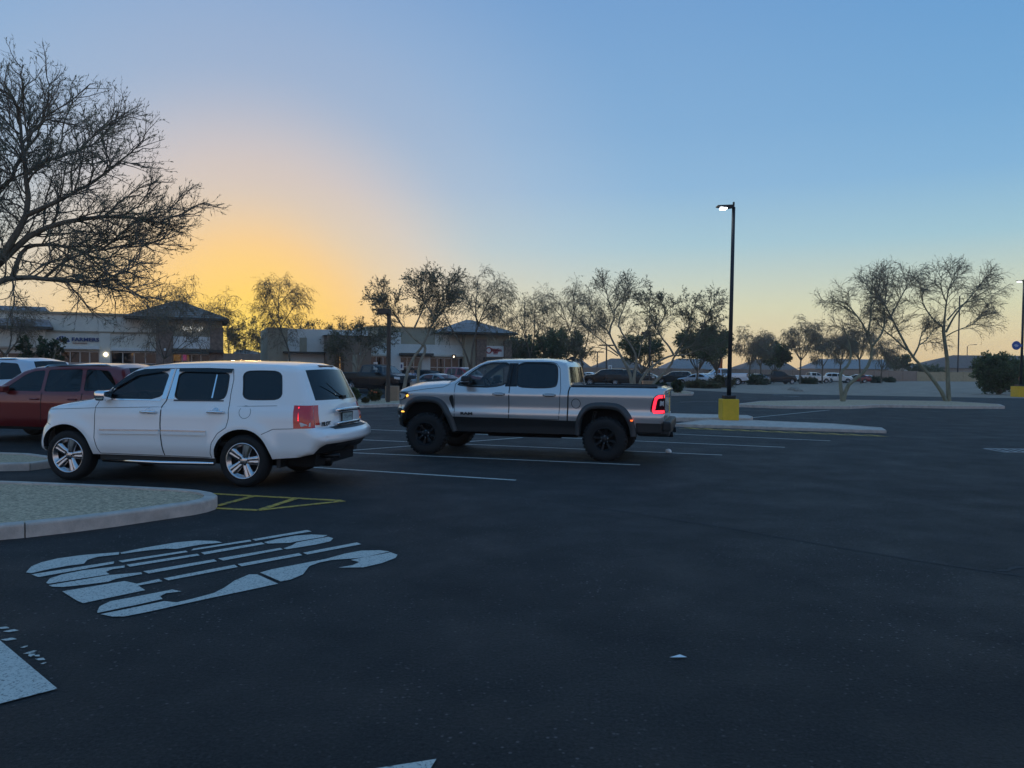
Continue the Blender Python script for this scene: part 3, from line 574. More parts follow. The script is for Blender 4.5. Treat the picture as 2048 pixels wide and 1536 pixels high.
    for sd in (1, -1):
        for key, pl in (('dF', dF + dF[:1]), ('dR', dR + dR[:1])): c.line(MB(), pl, .011, .0015, sd).build('door_gap', 'seam', parts[(key, sd)])
        mb = MB(); c.line(mb, [(.571 + .088 * math.cos(a), 1.117 + .092 * math.sin(a)) for a in np.linspace(0, 2 * math.pi, 26)], .012, .0015, sd); mb.build('gap_crease_line', 'seam', b); mb = MB(); c.line(mb, [(4.40, 1.30), (4.1, 1.30), (3.7, 1.36), (3.35, 1.40), (3.2, 1.47)], .009, .0015, sd); mb.build('gap_crease_line', 'seam', b)
        for A, B in ((flF, flFi), (flR, flRi)):        # fender flares
            A2 = chaikin(A, 1, False); B2 = chaikin(B, 1, False); mb = MB(); rows = []
            for (ax, az), (bx, bz) in zip(A2, B2):
                mx, mz = ax * .55 + bx * .45, az * .55 + bz * .45; rows.append([c.on(ax, az, sd, -.004), c.on(ax * .93 + bx * .07, az * .93 + bz * .07, sd, .028), c.on(mx, mz, sd, .062), c.on(bx, bz, sd, .068), c.on(bx, bz, sd, .05), c.on(bx, bz, sd, -.14)])
            for i in range(len(rows) - 1):
                for k in range(5): mb.add([rows[i][k], rows[i][k + 1], rows[i + 1][k + 1], rows[i + 1][k]], [(0, 1, 2, 3)])
            weld(mb.build('fender_flare', 'grey_plastic', root, True))
        for key, xc, zc in (('dF', 2.148, 1.275), ('dR', 1.106, 1.272)):
            c.panel(chaikin([(xc - .13, zc - .03), (xc + .13, zc - .03), (xc + .13, zc + .03), (xc - .13, zc + .03)], 1), .004, sd).build('handle_bezel', 'black_plastic', parts[(key, sd)])
            h = MB(); h.tube([c.on(xc - .11, zc, sd, .012), c.on(xc - .08, zc, sd, .035), c.on(xc + .08, zc, sd, .035), c.on(xc + .11, zc, sd, .012)], .017, 8); h.build('door_handle', 'silver_paint', parts[(key, sd)], True)
        # lights
        hp = parts[('head', sd)]
        c.panel(chaikin([(4.395, 1.255), (4.20, 1.255), (4.17, 1.225), (4.24, 1.135), (4.395, 1.12)], 1), .006, sd, .004).build('headlight_lens', 'lamp_clear', hp)
        c.panel([(4.16, 1.22), (4.12, 1.24), (4.11, 1.20), (4.15, 1.18)], .012, sd, .004).build('turn_signal', 'amber', hp)
        c.panel([(4.245, .895), (4.185, .895), (4.185, .868), (4.245, .868)], .05, sd, .03).build('side_marker', 'amber', root)
        c.panel([(4.41, 1.02), (4.30, 1.03), (4.30, .96), (4.41, .955)], .006, sd).build('bumper_trim', 'silver_paint', root)
        c.panel([(4.42, .80), (4.33, .80), (4.34, .74), (4.42, .74)], .006, sd, .01).build('fog_light', 'lamp_clear', root)
        c.panel([(-.505, .825), (-.545, .825), (-.548, .80), (-.508, .80)], .06, sd, .03).build('side_marker', 'marker_red', root)
        tl = parts[('tail', sd)]; led = MB(); path = [(-1.14, 1.285), (-1.04, 1.28), (-.985, 1.245), (-.962, 1.16), (-.935, 1.02), (-.945, .985), (-1.0, .985), (-1.14, .992)]
        c.line(led, path, .058, .010, sd); led.build('light_bar', 'tail_lit', tl)
        c.panel([(-1.05, 1.10), (-1.13, 1.10), (-1.13, 1.20), (-1.06, 1.20)], .004, sd, .006).build('reversing_light', 'lamp_clear', tl)
        mi = MB(); y0 = c.Y(2.82, 1.5)[0]; mi.rbox((2.71, min(sd * (y0 + .06), sd * (y0 + .30)), 1.455), (2.89, max(sd * (y0 + .06), sd * (y0 + .30)), 1.64), .05); mi.build('mirror', 'black_plastic', root, True)
        mi = MB(); mi.box((2.70, min(sd * (y0 + .08), sd * (y0 + .303)), 1.515), (2.895, max(sd * (y0 + .08), sd * (y0 + .303)), 1.53)); mi.build('mirror_trim', 'chrome', root)
        mi = MB(); mi.tube([(2.86, sd * (y0 - .03), 1.46), (2.80, sd * (y0 + .14), 1.48)], .03, 8); mi.build('mirror_arm', 'black_plastic', root)
        text_mesh('badge', 'RAM', .075, 'black_plastic', parts[('dF', sd)], c.on(2.827, .868, sd, .006), (math.pi / 2, 0, math.pi if sd > 0 else 0), .004, sx=1.7, bold=.003)
        for x in (.0, 3.713): wheel(root, x, 1.09, sd, .425, .31, .238, 'dark', 44, True)
        ra = MB(); ra.tube([c.on(.69, 1.452, sd, -.02), c.on(-1.0, 1.455, sd, -.02)], .028, 6); ra.build('bed_rail', 'black_plastic', root)
        sh = MB(); sh.tube([(.30, sd * .80, .55), (.22, sd * .80, .95)], .04, 8); sh.tube([(3.45, sd * .8, .55), (3.4, sd * .78, .98)], .04, 8); sh.build('shock_absorber', 'dark_alloy', root)
    un = MB(); un.box((-1.0, -.66, .52), (4.2, .66, .75)); un.box((-.9, -.70, .70), (4.3, .70, 1.30)); un.box((.62, -.98, .50), (3.05, .98, .62)); un.box((-.14, -.75, .33), (.14, .75, .50)); un.box((3.6, -.75, .36), (3.82, .75, .50)); un.tube([(3.6, 0, .42), (0, 0, .42)], .05, 8); un.tube([(.95, .55, .44), (2.5, .55, .44)], .06, 8); un.rbox((.6, -.6, .40), (1.1, .6, .55), .05); un.build('underbody', 'under', root)
    rbp = MB(); rbp.rbox((-1.27, -1.0, .60), (-1.08, 1.0, .80), .05); rbp.rbox((-1.24, -.98, .50), (-.62, .98, .72), .06); rbp.rbox((-1.1, -1.03, .55), (-.60, 1.03, .79), .04); rbp.build('rear_bumper', 'black_plastic', root)
    ex = MB(); [ex.tube([(-1.29, y, .53), (-1.0, y, .53)], .055, 12) for y in (.62, -.62)]; ex.build('exhaust', 'dark_alloy', root)
    # hood scoop, cabin
    hs = MB(); pts = []
    for x, z, w in ((4.12, 1.455, .34), (3.95, 1.54, .40), (3.5, 1.57, .42), (3.32, 1.565, .40)):
        pts.append([(x, -w, z - .09), (x, -w * .86, z), (x, 0, z + .008), (x, w * .86, z), (x, w, z - .09)])
    for i in range(3):
        for k in range(4): hs.add([pts[i][k], pts[i][k + 1], pts[i + 1][k + 1], pts[i + 1][k]], [(0, 1, 2, 3)])
    for e in (0, 3): hs.add(pts[e], [(0, 1, 2, 3, 4)])
    hs.build('hood_scoop', 'black_plastic', root)
    fl = MB(); fl.box((.75, -.95, .72), (3.1, .95, .80)); fl.box((2.75, -.9, .80), (3.15, .9, 1.42)); fl.build('cabin_floor', 'interior', root)
    for x, y in ((2.1, .42), (2.1, -.42), (1.15, .42), (1.15, -.42)): seat(root, x, y, .95, .80)
    sw = MB()
    for k in range(16):
        a0, a1 = [2 * math.pi * q / 16 for q in (k, k + 1)]; sw.tube([(2.55 + .07 * math.sin(a), .42 + .19 * math.cos(a), 1.42 + .17 * math.sin(a)) for a in (a0, a1)], .016, 6, False)
    sw.tube([(2.75, .42, 1.36), (2.55, .42, 1.42)], .03, 6); sw.build('steering_wheel', 'interior', root, True)
    fin = MB(); fin.add([(.98, -.02, 1.985), (.98, .02, 1.985), (.78, .02, 1.98), (.78, -.02, 1.98), (.86, -.006, 2.06), (.86, .006, 2.06), (.79, .006, 2.06), (.79, -.006, 2.06)], [(0, 1, 5, 4), (1, 2, 6, 5), (2, 3, 7, 6), (3, 0, 4, 7), (4, 5, 6, 7)]); fin.build('antenna_fin', 'black_plastic', root)
    return root

# ---------------- other vehicles, simpler
KINDS = {
 'suv': dict(wb=2.85, W=.96, tum=.26, belt=1.05, r=.37, rim=.24, arch=.44,
   out=[(3.40, .36, .1, .03, 0, 'fb'), (3.66, .40, .2, .08, 0, 'fb'), (3.70, .55, .24, .1, 0, 'fb'), (3.66, .78, .24, .1, 0, 'grille'), (3.60, .98, .2, .08, .01, 'hood'), (3.3, 1.07, .12, .05, .05, 'hood'), (2.6, 1.13, .08, .02, .06, 'hood'), (2.38, 1.17, .06, .06, .04, 'windshield'), (1.78, 1.58, .06, .1, .04, 'roof'), (1.5, 1.665, .08, .03, .04, 'roof'), (.5, 1.73, .09, 0, .05, 'roof'), (-.4, 1.71, .09, -.02, .05, 'roof'), (-.66, 1.65, .08, -.08, .03, 'rear_window'), (-.93, 1.18, .1, -.1, 0, 'hatch'), (-.98, .90, .12, -.1, 0, 'rb'), (-1.05, .80, .15, -.1, 0, 'rb'), (-1.04, .55, .15, -.1, 0, 'rb'), (-.92, .40, .05, 0, 0, None), (-.4, .36, 0, 0, 0, None)],
   win=[[(2.16, 1.15), (1.70, 1.49), (1.50, 1.575), (1.22, 1.60), (1.22, 1.13)], [(1.14, 1.13), (1.14, 1.61), (.32, 1.63), (.26, 1.14)], [(.18, 1.15), (.22, 1.63), (-.33, 1.60), (-.56, 1.30), (-.42, 1.18)]],
   door=[(2.35, .45, 1.18), (.20, .45, .18)], tail=[(-.70, 1.14), (-1.02, 1.14), (-1.04, .92), (-.72, .95)], head=[(3.68, .98), (3.36, .99), (3.40, .84), (3.72, .80)]),
 'sedan': dict(wb=2.75, W=.91, tum=.24, belt=.92, r=.33, rim=.22, arch=.40,
   out=[(3.30, .30, .1, .03, 0, 'fb'), (3.58, .33, .2, .1, 0, 'fb'), (3.62, .50, .24, .12, 0, 'fb'), (3.56, .68, .22, .1, .01, 'hood'), (3.2, .82, .14, .06, .04, 'hood'), (2.5, .93, .08, .02, .05, 'hood'), (2.25, .97, .06, .06, .04, 'windshield'), (1.42, 1.34, .06, .1, .04, 'roof'), (1.05, 1.425, .08, .03, .04, 'roof'), (.40, 1.43, .08, 0, .04, 'roof'), (.02, 1.37, .07, -.06, .03, 'rear_window'), (-.58, 1.08, .07, -.06, .02, 'trunk'), (-.95, 1.04, .10, -.05, .02, 'trunk'), (-1.03, .90, .14, -.08, 0, 'rb'), (-1.05, .55, .16, -.1, 0, 'rb'), (-.92, .34, .05, 0, 0, None), (-.4, .30, 0, 0, 0, None)],
   win=[[(2.02, .98), (1.38, 1.27), (1.02, 1.36), (.98, .97)], [(.90, .97), (.94, 1.365), (.42, 1.365), (.05, 1.26), (-.20, 1.02)]],
   door=[(2.15, .40, .94), (.05, .40, .90)], tail=[(-.75, 1.0), (-1.02, 1.0), (-1.05, .84), (-.80, .86)], head=[(3.60, .70), (3.25, .78), (3.35, .64), (3.64, .58)]),
 'pickup': dict(wb=3.65, W=1.0, tum=.26, belt=1.18, r=.40, rim=.25, arch=.47,
   out=[(4.15, .48, .1, .03, 0, 'fb'), (4.46, .52, .2, .08, 0, 'fb'), (4.50, .72, .22, .1, 0, 'grille'), (4.47, 1.05, .22, .08, 0, 'grille'), (4.40, 1.17, .16, .06, .02, 'hood'), (3.9, 1.25, .1, .03, .05, 'hood'), (3.2, 1.29, .08, .02, .05, 'hood'), (3.0, 1.33, .06, .06, .04, 'windshield'), (2.42, 1.78, .06, .1, .03, 'roof'), (2.15, 1.86, .08, .02, .04, 'roof'), (1.2, 1.885, .08, 0, .04, 'roof'), (.86, 1.85, .08, -.03, .03, 'back_window'), (.76, 1.38, .05, -.03, 0, 'bed_cover'), (-1.08, 1.38, .05, 0, 0, 'tailgate'), (-1.16, 1.34, .06, -.03, 0, 'tailgate'), (-1.15, .80, .06, -.03, 0, 'rb'), (-1.25, .76, .08, -.03, 0, 'rb'), (-1.24, .58, .08, -.03, 0, 'rb'), (-1.0, .54, .02, 0, 0, None), (-.5, .50, 0, 0, 0, None)],
   win=[[(2.78, 1.35), (2.36, 1.70), (2.12, 1.79), (1.95, 1.80), (1.95, 1.33)], [(1.84, 1.33), (1.84, 1.81), (1.12, 1.81), (1.05, 1.74), (1.02, 1.34)]],
   door=[(2.98, .58, 1.90), (.92, .58, .92)], tail=[(-1.0, 1.30), (-1.2, 1.30), (-1.2, .92), (-1.0, .92)], head=[(4.52, 1.10), (4.18, 1.12), (4.20, .98), (4.52, .94)]),
}
def far_car(name, label, cat, kind, px, py, heading, paint, group=None, z=0., scale=1., level=0., ref='mid', glass='glass_dark', seg=20, res=.12):
    """px, py: where the wheels nearest the camera meet the ground; heading in degrees (0 = pointing right)"""
    K = KINDS[kind]; P = G(px, py, level); h = math.radians(heading); u = np.array([math.cos(h), math.sin(h)]); left = np.array([-u[1], u[0]]); sgn = 1 if left @ (P[:2]) < 0 else -1
    o2 = P[:2] - left * sgn * (K['W'] - .04) * scale - u * (K['wb'] / 2 if ref == 'mid' else (K['wb'] if ref == 'front' else 0)) * scale
    root = thing(name, label, cat, (o2[0], o2[1], level), h, group); root.scale = (scale,) * 3
    ax = (0, K['wb'])
    def base(X, Z):
        W = K['W'] - K['tum'] * np.clip((Z - K['belt']) / .75, 0, 1) - .05 * np.clip((.55 - Z) / .2, 0, 1) ** 2 - .07 * np.clip((X - K['wb'] + .3) / 1.1, 0, 1) ** 2
        if kind == 'pickup': W = np.where(X < .7, K['W'] - .02 * np.clip((Z - 1.2) / .2, 0, 1), W)
        return W + .01 * np.tanh((K['belt'] - .08 - Z) / .03)
    c = Car(root, K['out'], base, res, .9); arches = [arch_poly(a, K['arch'], K['r'], 12) for a in ax]; win = [chaikin(resample(w, .16), 2) for w in K['win']]
    S = c.side([('win%d' % i, w) for i, w in enumerate(win)] + [('tail', K['tail']), ('head', K['head'])], arches)
    body = MB(); ts = [-1, -.97, -.9, -.5, 0, .5, .9, .97, 1]
    c.strips(body, {'windshield': ('windshield', glass), 'rear_window': ('rear_window', glass), 'back_window': ('rear_window', glass), 'grille': ('grille', 'black_plastic'), 'bed_cover': ('bed_cover', 'black_plastic')}, ts)
    b, parts = car_finish(c, root, S, [('win%d' % i, 'window', glass, .008, None) for i in range(len(win))] + [('tail', 'taillight', 'tail_dark', -.004, None), ('head', 'headlight', 'lamp_clear', -.004, None)], body, paint)
    un = MB(); un.box((-.9, -K['W'] + .25, K['r'] * .75), (K['wb'] + .7, K['W'] - .25, K['out'][0][1] + .5)); un.box((.5, -K['W'] + .06, K['r'] * .8), (K['wb'] - .5, K['W'] - .06, K['out'][0][1] + .06)); un.build('underbody', 'under', root)
    for sd in (1, -1):
        gaps = MB()
        for xa, za, xb in K['door']: c.line(MB(), [(xa, K['belt'] + .06), (xa + .03, K['belt'] - .3), (xa - .06, za)], .015, .003, sd).build('door_gap', 'seam', b)
        xb = K['door'][0][2]; c.line(gaps, [(xb, K['belt'] + .06), (xb, K['door'][0][1])], .015, .003, sd); gaps.build('door_gap', 'seam', b)
        for xh in (xb + .16, K['door'][1][0] + .22):
            h_ = MB(); h_.tube([c.on(xh - .1, K['belt'] - .08, sd, .02), c.on(xh + .1, K['belt'] - .08, sd, .02)], .018, 6); h_.build('door_handle', paint if paint != 'white_paint' else 'grey_plastic', root)
        wx = K['win'][0][0][0] - .12; y0 = c.Y(wx, K['belt'] + .1)[0]; mm = MB(); mm.rbox((wx - .07, min(sd * (y0 + .02), sd * (y0 + .22)), K['belt'] + .06), (wx + .08, max(sd * (y0 + .02), sd * (y0 + .22)), K['belt'] + .20), .03); mm.build('mirror', paint, root)
        for x in ax: wheel(root, x, K['W'] - .03, sd, K['r'], .22, K['rim'], 'six', seg)
    if kind != 'pickup' and kind != 'sedan' and res < .12:
        for sd in (1, -1):
            rr = MB(); rr.tube([c.on(1.35, 1.62, sd, -.06), c.on(1.2, 1.70, sd, .02), c.on(-.2, 1.725, sd, .02), c.on(-.4, 1.66, sd, -.06)], .022, 6); rr.build('roof_rail', 'chrome', root)
    return root
# ------------------------------------------------------------------ trees
mat('bark', (.16, .13, .095), .9, var=.4, vscale=6, stretch=(1, 1, .3)); mat('bark_green', (.24, .225, .15), .85, var=.4, vscale=5, stretch=(1, 1, .3)); mat('bark_pale', (.30, .26, .19), .85, var=.4, vscale=5, stretch=(1, 1, .3))
mat('twig', (.20, .165, .13), .9)
def leaf_mat(name, col, tr=.35):
    m = bpy.data.materials.new(name); m.use_nodes = True; n = m.node_tree; b = n.nodes['Principled BSDF']; o = n.nodes['Material Output']; b.inputs['Roughness'].default_value = .6; b.inputs['Specular IOR Level'].default_value = .25
    tc = n.nodes.new('ShaderNodeTexCoord'); t = n.nodes.new('ShaderNodeTexNoise'); t.inputs['Scale'].default_value = 1.7; r = n.nodes.new('ShaderNodeValToRGB')
    r.color_ramp.elements[0].position = .35; r.color_ramp.elements[1].position = .65; r.color_ramp.elements[0].color = (*[c * .6 for c in col], 1); r.color_ramp.elements[1].color = (*[c * 1.35 for c in col], 1)
    n.links.new(tc.outputs['Object'], t.inputs['Vector']); n.links.new(t.outputs[0], r.inputs[0]); n.links.new(r.outputs[0], b.inputs['Base Color'])
    tl = n.nodes.new('ShaderNodeBsdfTranslucent'); mx = n.nodes.new('ShaderNodeMixShader'); mx.inputs[0].default_value = tr; n.links.new(r.outputs[0], tl.inputs[0]); n.links.new(b.outputs[0], mx.inputs[1]); n.links.new(tl.outputs[0], mx.inputs[2]); n.links.new(mx.outputs[0], o.inputs[0]); MATS[name] = m
leaf_mat('leaf_grey', (.18, .185, .12), .5); leaf_mat('leaf_green', (.11, .15, .07), .45); leaf_mat('leaf_olive', (.13, .125, .06), .5); leaf_mat('leaf_dark', (.055, .085, .04))
leaf_mat('leaf_dry', (.20, .155, .085), .5)

def norm(a): return a / np.maximum(np.linalg.norm(a, axis=-1, keepdims=True), 1e-9)
def tubes(P, R, n):
    """P (m,k,3), R (m,k) -> verts, quads"""
    m, k, _ = P.shape; T = norm(np.gradient(P, axis=1)); ref = np.array([.31, .52, .17]) + np.zeros_like(T); U = norm(np.cross(T, ref)); W = np.cross(T, U); a = np.arange(n) * 2 * np.pi / n
    V = P[:, :, None, :] + R[:, :, None, None] * (U[:, :, None, :] * np.cos(a)[None, None, :, None] + W[:, :, None, :] * np.sin(a)[None, None, :, None])
    idx = np.arange(m * k * n).reshape(m, k, n); j = np.roll(idx, -1, axis=2)
    Q = np.stack([idx[:, :-1], j[:, :-1], j[:, 1:], idx[:, 1:]], -1).reshape(-1, 4); return V.reshape(-1, 3), Q
def spawn(rng, P, per, f0, f1, L, ang, up, curl, wob, k, out=0., centre=None):
    m, kk, _ = P.shape; T = norm(np.gradient(P, axis=1)); f = f0 + (f1 - f0) * (np.arange(per)[None] + rng.uniform(0, 1, (m, per))) / per; x = f * (kk - 1); i = np.minimum(x.astype(int), kk - 2); w = (x - i)[..., None]; r = np.arange(m)[:, None]
    S = (P[r, i] * (1 - w) + P[r, i + 1] * w).reshape(-1, 3); t = T[r, i].reshape(-1, 3); q = rng.normal(size=t.shape); q = norm(q - (q * t).sum(1, keepdims=True) * t); A = rng.uniform(ang[0], ang[1], (len(t), 1))
    d = t * np.cos(A) + q * np.sin(A); d[:, 2] += up
    if out and centre is not None: o = S - centre; o[:, 2] *= .3; d += norm(o) * out
    d = norm(d); ll = rng.uniform(L[0], L[1], (len(t), 1)) * (1.15 - .45 * f.reshape(-1, 1)); C = [S]; p = S.copy(); st = ll / k
    for s in range(k):
        d = d + rng.normal(size=d.shape) * wob; d[:, 2] += curl * (1 + s) / k; d = norm(d); p = p + d * st; C.append(p.copy())
    return np.stack(C, 1)
def leaves(rng, P, per, l, w, down, spread, f0=.15):
    m, kk, _ = P.shape; T = norm(np.gradient(P, axis=1)); f = rng.uniform(f0, 1., (m, per)); x = f * (kk - 1); i = np.minimum(x.astype(int), kk - 2); q = (x - i)[..., None]; r = np.arange(m)[:, None]
    S = (P[r, i] * (1 - q) + P[r, i + 1] * q).reshape(-1, 3); d = T[r, i].reshape(-1, 3) + rng.normal(size=S.shape) * spread; d[:, 2] -= down; d = norm(d)
    u = norm(np.cross(d, rng.normal(size=d.shape))); ll = rng.uniform(l * .6, l * 1.3, (len(S), 1)); ww = rng.uniform(w * .7, w * 1.2, (len(S), 1))
    V = np.stack([S, S + d * ll * .5 + u * ww, S + d * ll, S + d * ll * .5 - u * ww], 1).reshape(-1, 3); return V, np.arange(len(V)).reshape(-1, 4)
def limb_curve(pts, k=12):
    p = np.array(chaikin([tuple(q) for q in pts], 2, False)); s = np.r_[0, np.cumsum(np.linalg.norm(np.diff(p, axis=0), axis=1))]; t = np.linspace(0, s[-1], k); return np.stack([np.interp(t, s, p[:, i]) for i in range(3)], 1)
def tree(name, label, limbs, seed, cat='tree', group=None, bark='bark', leaf='leaf_grey', n2=8, n3=8, n4=6, nl=5, L2=(1.2, 2.2), L3=(.6, 1.1), L4=(.3, .6), lw=(.10, .016), up=(.35, .2, .05), curl=(.05, -.05, -.1), down=.3, f2=.45, tw=.006, a2=(.5, 1.1), lspread=.5, out=.35, sides=8, scale=1.):
    """limbs: list of (points, start radius, end radius, first fraction with branches)"""
    rng = np.random.RandomState(seed); base = np.array(limbs[0][0][0], float); root = thing(name, label, cat, base, 0, group); V = []; Q = []; n = 0; C = np.array([limb_curve(np.array(l[0]) - base, 14) for l in limbs]); R = []
    for l in limbs: R.append(l[1] + (l[2] - l[1]) * np.linspace(0, 1, 14) ** .8)
    R = np.array(R); C += rng.normal(size=C.shape) * .012 * np.linspace(0, 1, 14)[None, :, None]
    V1, Q1 = tubes(C, R, sides); cen = C[:, -1].mean(0)
    B2 = []; LL = np.array([np.linalg.norm(np.diff(c, axis=0), axis=1).sum() * (1 - (l[3] or 0)) for c, l in zip(C, limbs)]); act = [i for i, l in enumerate(limbs) if l[3] is not None]; Lm = LL[act].mean()
    for c, l, ll in zip(C, limbs, LL):
        if l[3] is None: continue
        k = max(2, int(round(n2 * ll / Lm))); B2.append(spawn(rng, c[None], k, l[3], 1., L2, a2, up[0], curl[0], .16, 7, out, cen))
    B2 = np.concatenate(B2); r0 = np.median(R[:, -1]) * .75; V2, Q2 = tubes(B2, np.linspace(max(r0, .018), .009, 8)[None] * np.ones((len(B2), 1)), 5)
    B3 = spawn(rng, B2, n3, .15, 1., L3, (.4, 1.1), up[1], curl[1], .18, 5, out * .5, cen); V3, Q3 = tubes(B3, np.linspace(.011, max(tw, .004), 6)[None] * np.ones((len(B3), 1)), 4)
    B4 = spawn(rng, B3, n4, .1, 1., L4, (.35, 1.), up[2], curl[2], .2, 3); V4, Q4 = tubes(B4, np.linspace(tw, tw * .55, 4)[None] * np.ones((len(B4), 1)), 3)
    VL, QL = leaves(rng, B4, nl, lw[0], lw[1], down, lspread)
    mesh_np('trunk', np.concatenate([V1, V2]), np.concatenate([Q1, Q2 + len(V1)]), bark, root, True)
    cr = mesh_np('crown', np.concatenate([V3, V4]), np.concatenate([Q3, Q4 + len(V3)]), 'twig', root)
    mesh_np('foliage', VL, QL, leaf, cr)
    return root
def auto_limbs(rng, base, H, spread, fork=.3, n=5, r=.13, lean=(0, 0)):
    b = np.array(base, float); f = b + np.array([lean[0] * fork, lean[1] * fork, H * fork]); L = [([b, b + (f - b) * .5 + rng.normal(size=3) * .04, f], r, r * .8, None)]
    for k in range(n):
        a = 2 * math.pi * (k + rng.uniform(-.3, .3)) / n; e = rng.uniform(.65, 1.) * spread; top = f + np.array([math.cos(a) * e + lean[0], math.sin(a) * e + lean[1], H * (1 - fork) * rng.uniform(.62, .92)]); mid = f + (top - f) * .45 + np.array([math.cos(a) * e * .2, math.sin(a) * e * .2, -H * .03])
        L.append(([f - np.array([0, 0, .05]), mid + rng.normal(size=3) * .12, top], r * .62, r * .2, .3))
    return L
def px_limbs(Y, specs, seed=0, spread=.5):
    """limbs traced along the photograph at the distance Y of the tree's foot; the depth of each limb is its own"""
    rng = np.random.RandomState(seed); out = []
    for pts, r0, r1, f, *dy in specs:
        dd = dy[0] if dy else rng.uniform(-1, 1) * spread; n = len(pts); out.append(([D(p[0], p[1], Y + dd * (i / max(1, n - 1))) for i, p in enumerate(pts)], r0, r1, f))
    return out

def bush(name, label, px, py, w, h, seed, leaf='leaf_dark', level=0., group=None, dense=1., lw=(.07, .02), flowers=None):
    P = G(px, py, level); rng = np.random.RandomState(seed); root = thing(name, label, 'bush', P, 0, group); n = int(14 * dense)
    a = rng.uniform(0, 2 * np.pi, n); e = rng.uniform(.15, 1, n) ** .6; top = np.stack([np.cos(a) * e * w * .42, np.sin(a) * e * w * .42, h * (1 - .45 * e ** 2) * rng.uniform(.7, .9, n)], 1)
    C = np.array([limb_curve([(0, 0, -.02), t * .5 + np.array([0, 0, -.05 * h]), t], 8) for t in top]); V1, Q1 = tubes(C, np.linspace(.02, .008, 8)[None] * np.ones((n, 1)) * min(1.5, h), 4)
    B = spawn(rng, C, 12, .2, 1., (w * .12, w * .24), (.4, 1.2), .15, -.05, .2, 4); B2 = spawn(rng, B, 6, .1, 1., (w * .06, w * .12), (.4, 1.2), .1, -.05, .2, 3); V2, Q2 = tubes(B2, np.full((len(B2), 4), .005), 3)
    mesh_np('stems', np.concatenate([V1, V2]), np.concatenate([Q1, Q2 + len(V1)]), 'twig', root); VL, QL = leaves(rng, B2, 9, lw[0], lw[1], .05, .8); VL[:, 2] = np.maximum(VL[:, 2], .01); mesh_np('foliage', VL, QL, leaf, root)
    if flowers:
        for k in range(8): t = top[k % n] + rng.normal(size=3) * .05; fl = MB(); fl.lathe([(.001, t[2] + .1), (.05, t[2] + .08), (.02, t[2] + .02)], 6, 'z', (t[0], t[1], 0)); fl.build('flower', flowers, root)
    return root

# ------------------------------------------------------------------ ground, kerbs, painted lines
def sheet(name, pts, z, m, kind='structure', parent=None):
    o = mesh_obj(name, [(p[0], p[1], z) for p in pts], [tuple(range(len(pts)))], m, parent)
    if parent is None: o['kind'] = kind
    return o
def gp(pts, z=0.): return [G(x, y, z)[:2] for x, y in pts]
def fix_ccw(p):
    p = [tuple(q) for q in p]; a = sum(p[i][0] * p[(i + 1) % len(p)][1] - p[(i + 1) % len(p)][0] * p[i][1] for i in range(len(p))); return p if a > 0 else p[::-1]
def offset_poly(p, d):
    p = np.array(fix_ccw(p)); n = len(p); o = []
    for i in range(n):
        a, b, c = p[i - 1], p[i], p[(i + 1) % n]; e1 = norm(b - a); e2 = norm(c - b); n1 = np.array([-e1[1], e1[0]]); n2 = np.array([-e2[1], e2[0]]); m = norm(n1 + n2); o.append(b + m * d / max(.5, float(m @ n1)))
    return [tuple(q) for q in o]
def island(label, poly, fill, h=.15, kw=.15, seg=3., fillz=.02):
    """raised island: kerb stones all round, fill inside"""
    P = fix_ccw(poly); I = offset_poly(P, kw); root = mesh_obj('kerb_island', [(x, y, h - fillz) for x, y in I], [tuple(range(len(I)))], fill); root['kind'] = 'structure'; root['label'] = label
    n = len(P); L = [math.dist(P[i], P[(i + 1) % n]) for i in range(n)]; cur = []; acc = 0.
    def flush():
        if len(cur) < 2: return
        mb = MB(); bev = .025
        rows = []
        for k, (o, i_) in enumerate(cur):
            o = np.array(o); i_ = np.array(i_); w = norm(i_ - o); e = 0
            rows.append([(*o, -.02), (*o, h - bev), (*(o + w * bev * .3), h - bev * .3), (*(o + w * bev), h), (*i_, h), (*i_, h - .1)])
        if len(rows) > 1:
            for end, oth in ((0, 1), (-1, -2)):      # leave a 1 cm joint
                d = np.array(rows[oth][0][:2]) - np.array(rows[end][0][:2]); k = min(.5, .006 / max(1e-6, np.linalg.norm(d))); rows[end] = [(q[0] + d[0] * k, q[1] + d[1] * k, q[2]) for q in rows[end]]
        for a, b in zip(rows[:-1], rows[1:]):
            for k in range(5): mb.add([a[k], b[k], b[k + 1], a[k + 1]], [(0, 1, 2, 3)])
        mb.add(rows[0], [(0, 1, 2, 3, 4, 5)]); mb.add(rows[-1], [(5, 4, 3, 2, 1, 0)]); mb.build('kerb_stone', 'concrete', root)
    for i in range(n):
        k = max(1, int(L[i] / seg)); a, b, ia, ib = P[i], P[(i + 1) % n], I[i], I[(i + 1) % n]
        for j in range(k):
            t = j / k; q = tuple(a[m] + (b[m] - a[m]) * t for m in (0, 1)); qi = tuple(ia[m] + (ib[m] - ia[m]) * t for m in (0, 1))
            if cur and acc >= seg: cur.append((q, qi)); flush(); cur = []; acc = 0.
            cur.append((q, qi)); acc += L[i] / k
    cur.append((P[0], I[0])); flush(); return root
def strip(name, a, b, w, m, z=.008, parent=None, label=None, cat=None, group=None):
    a = np.array(a[:2]); b = np.array(b[:2]); d = norm(b - a); nn = np.array([-d[1], d[0]]) * w / 2; o = mesh_obj(name, [(*(a + nn), z), (*(a - nn), z), (*(b - nn), z), (*(b + nn), z)], [(0, 1, 2, 3)], m, parent)
    if parent is None: tag(o, label, cat, group)
    return o
